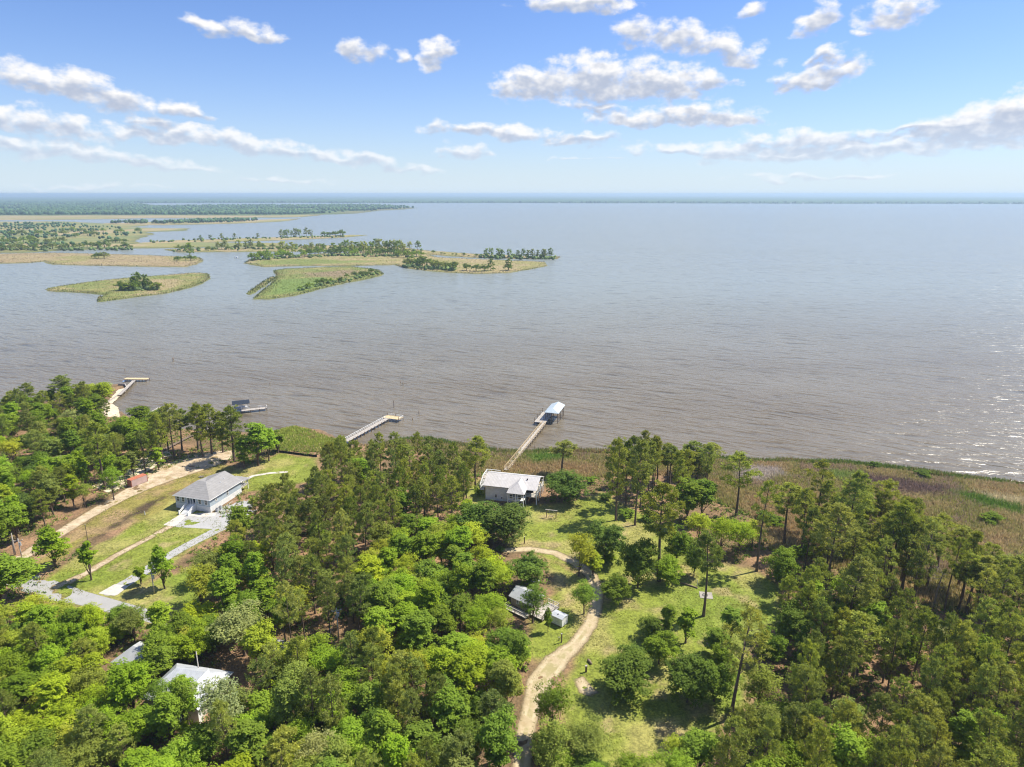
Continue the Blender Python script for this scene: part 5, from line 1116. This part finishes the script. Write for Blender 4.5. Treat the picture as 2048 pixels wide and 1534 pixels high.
p, L, yw = pier('pier', 'straight grey pier with white rails left of the pine stand top', (-68.8, 265.9), (-56.8, 295.9), 2.3, 1.4, WOOD, True, WHITE, rail_sides=(1,))
boards(p, 32.3, 36.5, -6.0, 2.6, 1.42, YWOOD); posts(p, [(32.5, 2.5), (36.3, 2.5), (36.3, -5.8), (32.5, -5.8), (36.3, -2)], -1.6, 2.5, .2, BWOOD, 'piling'); railing(p, [(36.4, 2.4, 1.42), (36.4, -5.9, 1.42), (32.6, -5.9, 1.42)], .9, WHITE, 2.0)
p, L, yw = pier('pier', 'new yellow-wood T-shaped pier off the point', G(238, 790, 1.3), G(268, 760.5, 1.3), 1.8, 1.3, WOOD, False)
a = G(250, 757, 1.3); b = G(297, 757.5, 1.3); r_ = roots('cross_pier', 'yellow planked cross deck at the end of the point pier', 'pier', (a[0], a[1], 0), math.atan2(b[1] - a[1], b[0] - a[0]))
LL = float(np.hypot(*(b - a)[:2])); boards(r_, 0, LL, -1.6, 1.6, 1.36, YWOOD); posts(r_, [(x_, y_) for x_ in (.3, 3.5, 7, 10.5, LL - .3) for y_ in (-1.5, 1.5)], -1.6, 1.3, .24, BWOOD, 'piling')
k_ = roots('kayak', 'pale blue kayak beside the yellow pier head', 'kayak', G(249, 762.5, .15), R(80))
mm = MB(); mm.tube([(-1.7, 0, .25), (-1.0, 0, .18), (0, 0, .15), (1.0, 0, .18), (1.7, 0, .25)], [.03, .26, .34, .26, .03], 10); mm.build('hull', simple('blue_plastic', (.32, .50, .85), .4, bmp=0), k_, sm=True); MB().box((-.35, -.16, .46), (.35, .16, .5)).build('cockpit', DARK, k_)
# bulkhead
bw = roots('bulkhead', 'timber bulkhead wall along the point', 'retaining wall', (0, 0, 0), 0); BP = [G(*q, .6) for q in ((212,808),(222,802),(236,792),(254,777),(250,770),(236,770))]
for a, b in zip(BP[:-1], BP[1:]):
    d = (b - a)[:2]; n = max(2, int(np.hypot(*d) / 1.2))
    for i in range(n):
        q0 = a + (b - a) * i / n; q1 = a + (b - a) * (i + 1) / n
        MB().bar((q0[0], q0[1], .35), (q1[0], q1[1], .35), .14, 2.2).build('sheet_pile', WOOD, bw)
    MB().bar((a[0], a[1], 1.48), (b[0], b[1], 1.48), .4, .1).build('cap_board', WOOD, bw)
# covered boat dock
a = G(483, 821, 1.2); b = G(523, 816.5, 1.2); yw = math.atan2(b[1] - a[1], b[0] - a[0]); bd = roots('boat_dock', 'boat dock under a dark blue-black metal roof', 'boathouse', (a[0], a[1], 0), yw)
boards(bd, 0, 11.5, -1.2, 1.6, 1.2, WOOD); posts(bd, [(x_, y_) for x_ in (.2, 4, 8, 11.3) for y_ in (-1.1, 1.5)], -1.6, 1.25, .22, BWOOD, 'piling'); railing(bd, [(7.5, 1.5, 1.2), (11.4, 1.5, 1.2), (11.4, -1.1, 1.2)], 1.0, WHITE, 1.3)
posts(bd, [(-3.0, 1.8), (3.2, 1.8), (-3.0, 7.2), (3.2, 7.2), (.1, 1.8), (.1, 7.2)], -1.6, 4.1, .22, WHITE)
roofp(bd, [[(-3.8, 1.2, 4.0), (4.0, 1.2, 4.0), (4.0, 4.5, 5.0), (-3.8, 4.5, 5.0)], [(-3.8, 4.5, 5.0), (4.0, 4.5, 5.0), (4.0, 7.8, 4.0), (-3.8, 7.8, 4.0)]], DARKROOF, .12)
def boat(name, label, loc, yaw, L=6.0, cabin=True):
    r_ = roots(name, label, 'boat', loc, yaw); W = L * .36
    st_ = [(-L/2, W*.45, .0), (-L*.2, W*.5, 0), (L*.15, W*.46, .05), (L*.36, W*.26, .15), (L/2, .03, .3)]; V = []
    for (x_, hw, dz) in st_: V += [(x_, -hw, .75 + dz), (x_, -hw * .6, -.05 + dz * .5), (x_, hw * .6, -.05 + dz * .5), (x_, hw, .75 + dz)]
    F = [(i*4 + j, i*4 + j + 1, i*4 + 5 + j, i*4 + 4 + j) for i in range(4) for j in range(3)] + [(0, 1, 2, 3), (16, 17, 18, 19)] + [(i*4, i*4 + 4, i*4 + 7, i*4 + 3) for i in range(4)]
    MB().add(V, F).build('hull', simple('boat_white', (.82, .82, .82), .35, bmp=0), r_)
    MB().box((-L*.12, -W*.2, .7), (L*.12, W*.2, 1.5)).build('console', WHITE, r_); MB().box((-L*.2, -W*.32, 2.1), (L*.18, W*.32, 2.2)).build('canopy', WHITE, r_)
    for x_ in (-L*.17, L*.15):
        for y_ in (-W*.28, W*.28): MB().bar((x_, y_, .75), (x_, y_, 2.1), .06).build('canopy_pole', STEEL, r_)
    MB().box((-L/2 - .45, -.25, .2), (-L/2, .25, 1.3)).build('outboard_motor', DARK, r_); return r_
q = Matrix.Translation((a[0], a[1], 0)) @ Matrix.Rotation(yw, 4, 'Z') @ Vector((.1, 4.5, .9))
boat('motorboat', 'white motorboat lifted under the dark dock roof', q, yw + R(2), 5.6)
boat('motorboat', 'white motorboat under way in the channel between the islands', G(474, 516, .05), R(-20), 9.0)
# boardwalk and hidden pier
BWPTS = [G(316, 905, 1.6), G(352, 886, 1.6), G(388, 868, 1.6), G(414, 857, 1.6), G(470, 826, 1.6)]
for i in range(4): pier('boardwalk', ['brown boardwalk section starting at the sandy lot', 'boardwalk section under the wind-swept pines', 'boardwalk section crossing the wet shore', 'boardwalk section over the water to the covered boat dock'][i], BWPTS[i], BWPTS[i + 1], 1.5, 1.6, BWOOD if i < 2 else WOOD, False, low=-1.5)
pier('pier', 'short grey pier mostly hidden behind the shore trees', G(286, 834, 1.3), G(320, 814, 1.3), 1.8, 1.3, WOOD, False)
# ---------------------------------------------------------------- pilings standing free in the water
pm = MB().tube([(0, 0, -1.5), (0, 0, 1.6)], [.16, .14], 8).mesh('piling', BWOOD, True)
for i, (px, py, s) in enumerate([(346,723,1.6),(347,720,1.2),(250,742,1.0),(806,770,1.0),(801,766,.8),(838,828,1.1),(825,840,.8),(788,815,2.2),(1072,862,1.0),(1070,898,1.1),(540,768,.7)]):
    o = link('piling', pm, None, G(px, py, 0), None, (1.2, 1.2, s)); tag(o, ['tall lone piling far out in front of the left shore','shorter piling touching the tall lone piling','small piling beyond the yellow pier head','piling out beyond the straight pier','smaller twin of the piling beyond the straight pier','piling right of the straight pier head','leaning stump piling right of the straight pier head','tall pole at the straight pier head','piling beside the long pier middle','piling near the marsh right of the long pier','tiny piling in open water left of the straight pier'][i], 'piling', 'old pilings in the water')
# ---------------------------------------------------------------- poles, posts, small things
def utility_pole(label, bx, by, ty, guy=False, xf=True):
    p, hh = height_to(bx, by, ty); r_ = roots('utility_pole', label, 'utility pole', p, R(20)); MB().tube([(0, 0, -.2), (0, 0, hh)], [.17, .11], 9).build('pole', WOOD, r_, sm=True)
    MB().box((-1.1, -.06, hh - .75), (1.1, .06, hh - .6)).build('crossarm', WOOD, r_)
    for x_ in (-1.0, 0, 1.0): MB().tube([(x_, 0, hh - .6), (x_, 0, hh - .3)], [.06, .04], 6).build('insulator', WHITE, r_)
    if xf: MB().tube([(.32, 0, hh - 2.2), (.32, 0, hh - 1.2)], [.25, .25], 10).build('transformer', STEEL, r_)
    if guy:
        for q in ((-4.5, -1.5, 0), (-3.6, -2.4, 0)): MB().bar((0, 0, hh - 1.5), q, .05).build('guy_wire', STEEL, r_)
utility_pole('wooden utility pole with transformer among the middle trees', 678, 1284, 1216, True)
utility_pole('wooden utility pole with grey box beside the driveway', 309, 1187, 1143)
utility_pole('utility pole at the left end of the sandy road', 44, 1117, 1077)
p, hh = height_to(30, 1110, 1066); tag(MB().tube([(0, 0, -.2), (.1, 0, hh * .5), (.3, 0, hh)], [.3, .25, .12], 8).build('broken_tree', PALEBARK, loc=p, sm=True), 'pale broken tree trunk beside the left utility pole', 'dead tree')
p, hh = height_to(402, 1372, 1303); tag(MB().tube([(0, 0, 0), (0, 0, hh)], [.16, .1], 8).build('bare_pole', WOOD, loc=p, sm=True), 'bare wooden pole rising behind the metal-roofed house', 'pole')  # bare utility pole, carries no flag
a = G(1093, 1035); b = G(1112, 1037); d = b - a; sw = roots('swing_frame', 'dark wooden swing frame on the lawn below the white house', 'swing frame', a, math.atan2(d[1], d[0])); Ls = float(np.hypot(d[0], d[1]))
posts(sw, [(0, 0), (Ls, 0)], -.1, 2.6, .2, BWOOD); MB().box((-.4, -.12, 2.6), (Ls + .4, .12, 2.8)).build('beam', WOOD, sw); MB().box((Ls * .3, -.25, .6), (Ls * .7, .25, .68)).build('seat', BWOOD, sw)
for x_ in (Ls * .3, Ls * .7): MB().bar((x_, 0, .66), (x_, 0, 2.6), .04).build('rope', WOOD, sw)
def post_thing(label, bx, by, ty, w_=.22, mat=BWOOD, name='post'):
    p, hh = height_to(bx, by, ty); r_ = roots(name, label, 'post', p, R(15)); MB().box((-w_/2, -w_/2, -.1), (w_/2, w_/2, hh)).build('shaft', mat, r_); MB().box((-w_*.7, -w_*.7, hh), (w_*.7, w_*.7, hh + .1)).build('cap', WOOD, r_)
post_thing('dark gate post with cap on the grass below the shed', 1123, 1285, 1268); post_thing('short dark stake beside the gate post below the shed', 1118, 1281, 1275, .16); post_thing('thick dark stump post right of the track', 1172, 1344, 1332, .34); post_thing('dark post at the edge of the oak shadow by the turnaround', 1049, 1087, 1074, .25)
post_thing('small white pipe post beside the sandy road', 290, 1030, 1023, .2, WHITE); post_thing('thin pole on the lawn below the dark bare strip', 176, 1082, 1049, .14); post_thing('short stake where the sandy road starts', 67, 1112, 1104, .16); post_thing('slim white post by the fallen log', 1394, 1172, 1160, .12, WHITE)
def log(label, p0, p1, r_):
    a = G(*p0); b = G(*p1); d = Vector(b - a); o = MB().tube([(0, 0, r_), tuple(d * .5 + Vector((0, .1, r_ * 1.1))), tuple(d + Vector((0, 0, r_)))], [r_, r_ * .9, r_ * .7], 9).build('fallen_log', BWOOD, loc=a, sm=True); tag(o, label, 'log')
log('long fallen log on the lawn near the concrete slab', (1358,1166), (1395,1177), .22); log('short thick log lying right of the track', (1176,1322), (1183,1330), .3)
sl = roots('concrete_slab', 'pale square concrete slab with fire ring on the lawn', 'slab', G(1412, 1191), R(-10)); MB().box((-1.6, -1.5, -.1), (1.6, 1.5, .12)).build('slab', CONCRETE, sl)
rng = random.Random(2); rk = MB().tube([(0, 0, -.02), (0, 0, .2)], [.18, .13], 7).mesh('stone', simple('stone', (.3, .28, .26), .9))
for k in range(9): link('stone', rk, sl, (-.2 + .6 * math.cos(k * .7), .6 * math.sin(k * .7), .12), rng.uniform(0, 3))
cr = roots('utility_trailer', 'small white-topped trailer behind the cottage', 'trailer', G(1070, 1169), R(-8)); MB().box((-1.2, -.75, .55), (1.2, .75, 1.1)).build('box_body', WHITE, cr); MB().box((-1.25, -.8, 1.1), (1.25, .8, 1.16)).build('cover', WHITE, cr); MB().bar((1.2, 0, .55), (2.2, 0, .5), .1).build('tow_bar', DARK, cr)
for y_ in (-.82, .82): MB().tube([(0, y_ - .1, .32), (0, y_ + .1, .32)], [.32, .32], 14).build('wheel', BLACK, cr)
sf = roots('silt_fence', 'black silt fence along the edge of the rear lawn', 'fence', (0, 0, 0), 0); FP = [G(*q) for q in ((545,903),(570,906),(600,910),(634,914))]
for a, b in zip(FP[:-1], FP[1:]):
    MB().bar((a[0], a[1], 1.4), (b[0], b[1], 1.4), .06, .9).build('fabric_panel', BLACK, sf)
    for q in (a, (a + b) / 2): MB().box((q[0] - .06, q[1] - .06, .9), (q[0] + .06, q[1] + .06, 2.0)).build('stake', BWOOD, sf)
ed = MB(); EP = [G(*q) for q in ((1082,942),(1096,939),(1110,941),(1122,947),(1130,957),(1133,964))]; ed.tube([(q[0], q[1], 1.12) for q in EP], [.16] * 6, 7); tag(ed.build('lawn_edging', BWOOD, sm=True), 'curved timber edging round the lawn behind the white house', 'edging')
pp = roots('brush_pile', 'small grey brush pile on dry grass above the blue house', 'brush pile', G(403, 955), 0); rng = np.random.default_rng(8)
for k in range(14):
    mb = MB(); a_ = rng.uniform(0, 6.28); L = rng.uniform(.6, 1.3); mb.bar((rng.normal() * .4, rng.normal() * .3, .1 + k * .03), (math.cos(a_) * L, math.sin(a_) * L * .6, .15 + rng.random() * .5), .12); mb.build('branch', PALEBARK, pp)
# ---------------------------------------------------------------- ground cover
m_, t, out = material('ground_cover'); at = t.add('ShaderNodeAttribute', attribute_name='Col')
d_ = t.add('ShaderNodeBsdfDiffuse'); t.put(d_.inputs[0], at.outputs[0]); tr = t.add('ShaderNodeBsdfTranslucent'); t.put(tr.inputs[0], at.outputs[0])
mx = t.add('ShaderNodeMixShader'); mx.inputs[0].default_value = .3; t.put(mx.inputs[1], d_.outputs[0]); t.put(mx.inputs[2], tr.outputs[0]); t.put(out.inputs[0], mx.outputs[0]); COVER = m_
def scatter(polys, per_m2, seed, reject=None):
    rng = np.random.default_rng(seed); o_ = []
    for P in polys:
        P = np.array(P); lo = P.min(0); hi = P.max(0); lo = np.maximum(lo, [-260, 70]); hi = np.minimum(hi, [260, 380]); n = int((hi - lo).prod() * per_m2)
        x = rng.uniform(lo[0], hi[0], n); y = rng.uniform(lo[1], hi[1], n); k = inside(x, y, P); x = x[k]; y = y[k]
        if reject is not None: k = ~reject(x, y); x = x[k]; y = y[k]
        o_.append(np.stack([x, y], -1))
    return np.vstack(o_)
def reeds(name, label, pts, hr, cols, seed, blades=4, wd=.16):
    rng = np.random.default_rng(seed); n = len(pts); z = land_z(pts[:, 0], pts[:, 1]); clump = fbm(pts[:, 0], pts[:, 1], 8, seed); hh = rng.uniform(*hr, n) * (.55 + .9 * clump)
    a = rng.uniform(0, 6.28, (n, blades)); ln = rng.uniform(.1, .5, (n, blades)); b = np.zeros((n, blades, 3)); b[..., 0] = pts[:, :1] + rng.normal(size=(n, blades)) * .22; b[..., 1] = pts[:, 1:] + rng.normal(size=(n, blades)) * .22; b[..., 2] = z[:, None] - .05
    tip = b + np.stack([np.cos(a) * ln, np.sin(a) * ln, np.ones_like(a)], -1) * (hh[:, None] * rng.uniform(.7, 1.15, (n, blades)))[..., None]
    sd_ = np.stack([-np.sin(a), np.cos(a), a * 0], -1) * (wd * rng.uniform(.6, 1.3, (n, blades)))[..., None]
    V = np.stack([b - sd_, b + sd_, tip], 2).reshape(-1, 3); cols = np.array(cols); k = np.clip((fbm(pts[:, 0], pts[:, 1], 14, seed + 2) * 1.5 - .25) * len(cols) + rng.normal(size=n) * .7, 0, len(cols) - 1).astype(int)
    cb_ = cols[k].copy()
    for A, c_, w_ in PATCH: cb_ = lerp(cb_, np.array(c_) * 1.15, smooth(-w_, w_, sdf(pts[:, 0], pts[:, 1], A) + rng.normal(size=n)))
    c = cb_[:, None, None] * rng.uniform(.7, 1.3, (n, blades, 1, 1)); c = np.broadcast_to(c, (n, blades, 3, 3)).reshape(-1, 3)
    o = link(name, mesh(name, V, np.arange(len(V)).reshape(-1, 3), [COVER], cols=c)); return tag(o, label, 'grass', kind='stuff')
notland = lambda x, y: (sdf(x, y, LAND) < -.5)
reeds('marsh_grass', 'brown and olive marsh grass along the right shore', scatter(MARSH[:1], 4.6, 1, notland), (.7, 1.5), [(.54,.40,.22), (.52,.42,.22), (.47,.40,.17), (.36,.36,.11), (.46,.35,.23)], 1)
reeds('marsh_grass', 'green marsh grass beside the silt fence', scatter(MARSH[1:], 5.5, 2, notland), (.6, 1.2), [(.42,.46,.10), (.34,.43,.07), (.55,.46,.2)], 2)
SHP = [(p_[0], p_[1]) for p_ in shore]
sh_strip = lambda x, y: ~((sdf(x, y, LAND) > -1.0) & (sdf(x, y, LAND) < 3.5))
reeds('shore_reeds', 'green reeds fringing the waterline', scatter([[(-60, 255), (-20, 240), (190, 205), (195, 240), (60, 262), (-40, 285)]], 5, 3, sh_strip), (.8, 1.7), [(.16,.24,.05), (.26,.30,.08), (.36,.28,.14)], 3)
lawnish = lambda x, y: np.logical_or.reduce([sdf(x, y, P) > -1 for P in LAWN + DRY] + [line_sdf(x, y, TRACK, [5] * len(TRACK)) > -1, line_sdf(x, y, SANDROAD, [8] * len(SANDROAD)) > -1, sdf(x, y, LAND) < 3] + [np.hypot(x - q[0], y - q[1]) < q[2] * .8 for q in HOUSE_SPOTS])
# undergrowth on the forest floor
def undergrowth():
    rng = np.random.default_rng(12); P = scatter([[(-240, 75), (190, 75), (190, 215), (60, 235), (-70, 262), (-240, 318)]], .55, 12, lambda x, y: lawnish(x, y) | np.logical_or.reduce([sdf(x, y, Q) > 2 for Q in MARSH]))
    P = P[fbm(P[:, 0], P[:, 1], 12, 44) > .42]; n = len(P); m = 15; r = rng.uniform(.5, 1.0, (n, 1, 1)) * (1 + 1.3 * (rng.random((n, 1, 1)) > .8)); q = unit(rng.normal(size=(n, m, 3))); q[..., 2] = np.abs(q[..., 2])
    c = np.concatenate([P, land_z(P[:, 0], P[:, 1])[:, None]], 1)[:, None] + q * r * [1, 1, 1.1] * rng.random((n, m, 1)) ** .4
    V, F = leaf_quads(c.reshape(-1, 3), unit(q.reshape(-1, 3) + [0, 0, .5] + .4 * rng.normal(size=(n * m, 3))), rng.uniform(.3, .6, n * m), rng)
    cols = np.array([(.16,.26,.04), (.24,.33,.05), (.11,.18,.04), (.30,.26,.10)])[rng.integers(0, 4, n)]; cc = np.repeat(cols[:, None] * rng.uniform(.7, 1.3, (n, m, 1)), 4, 1).reshape(-1, 3)
    o = link('undergrowth', mesh('undergrowth', V, F, [COVER], cols=cc)); tag(o, 'low leafy undergrowth on the forest floor', 'undergrowth', kind='stuff')
undergrowth()
# short tufts that break up the lawn
L_ = scatter(LAWN[:5] + DRY, 3.0, 21, lambda x, y: line_sdf(x, y, TRACK, [3.4] * len(TRACK)) > -.2); L_ = L_[fbm(L_[:, 0], L_[:, 1], 5, 71) > .48]
reeds('lawn_tufts', 'short grass tufts scattered over the lawns', L_, (.10, .28), [(.27,.32,.05), (.20,.27,.04), (.38,.34,.10)], 21, 3, .12)
tf = scatter([[(TRACK[i][0] - 4, TRACK[i][1] - 60) for i in (0,)] + [(-14, 80), (30, 80), (40, 190), (-20, 190)]], 3, 23, lambda x, y: np.abs(line_sdf(x, y, TRACK, [3.4] * len(TRACK))) > .7)
reeds('verge_grass', 'rough grass creeping in along the sandy track', tf, (.08, .22), [(.30,.32,.06), (.40,.34,.14), (.22,.27,.05)], 23, 3, .1)
# shrubs along the marsh edge and the wood edges
for i, (bx, by, ty, w_, c_, lab) in enumerate([(1747,935,919,22,'dark','lone dark shrub on the marsh shoreline'),(1850,952,940,34,'dark','low dark shrub mound near the right shoreline'),(1985,1044,1028,44,'mid','broad shrub in the brown marsh at right'),(1555,1050,1034,36,'mid','shrub between the marsh pines'),(1460,1060,1040,40,'mid','shrub at the foot of the solitary pine'),(1600,1110,1088,44,'mid','green shrub left of the leaning-trunk pine'),(1665,1100,1082,36,'olive','olive shrub by the thick pine trunk'),(1530,1040,1024,36,'dark','dark shrub in the marsh behind the lawn corner'),(1640,1150,1128,40,'bright','bright shrub in front of the ragged pine'),(1720,1160,1138,44,'mid','shrub below the dome-crowned pine'),(1000,1105,1092,22,'dark','small dark shrub at the sandy turnaround'),(955,990,976,20,'mid','small shrub beside the lone pine base'),(1215,1125,1108,34,'mid','shrub ring under the lollipop tree'),(1180,965,952,26,'mid','shrub in the marsh right of the white house tree'),(1210,1000,986,30,'dark','dark shrub at the foot of the grove'),(1255,1035,1018,34,'mid','shrub between grove trunks'),(1300,1040,1022,36,'mid','shrub at the right foot of the grove')]):
    T('bush', bx, by, ty, w_, c_, lab, 'shrubs along the marsh and lawn edges')

def wire(label, a, b):
    p0, h0 = height_to(*a); p1, h1 = height_to(*b); A = Vector(p0) + Vector((0, 0, h0 - .4)); B = Vector(p1) + Vector((0, 0, h1 - .4))
    pts = [A.lerp(B, i / 10) - Vector((0, 0, 4 * .9 * (i / 10) * (1 - i / 10))) - A for i in range(11)]
    tag(MB().tube(pts, [.025] * 11, 4).build('power_line', BLACK, loc=A), label, 'power line')
wire('thin power line from the left pole across the lawn', (44, 1117, 1077), (309, 1187, 1143)); wire('thin power line from the driveway pole to the middle pole', (309, 1187, 1143), (678, 1284, 1216))
for o in C.objects:                                 # keep every label within sixteen words
    if o.parent is None and o.get('label'):
        w_ = o['label'].split()
        while len(w_) > 15 and 'the' in w_: w_.remove('the')
        o['label'] = ' '.join(w_[:16])
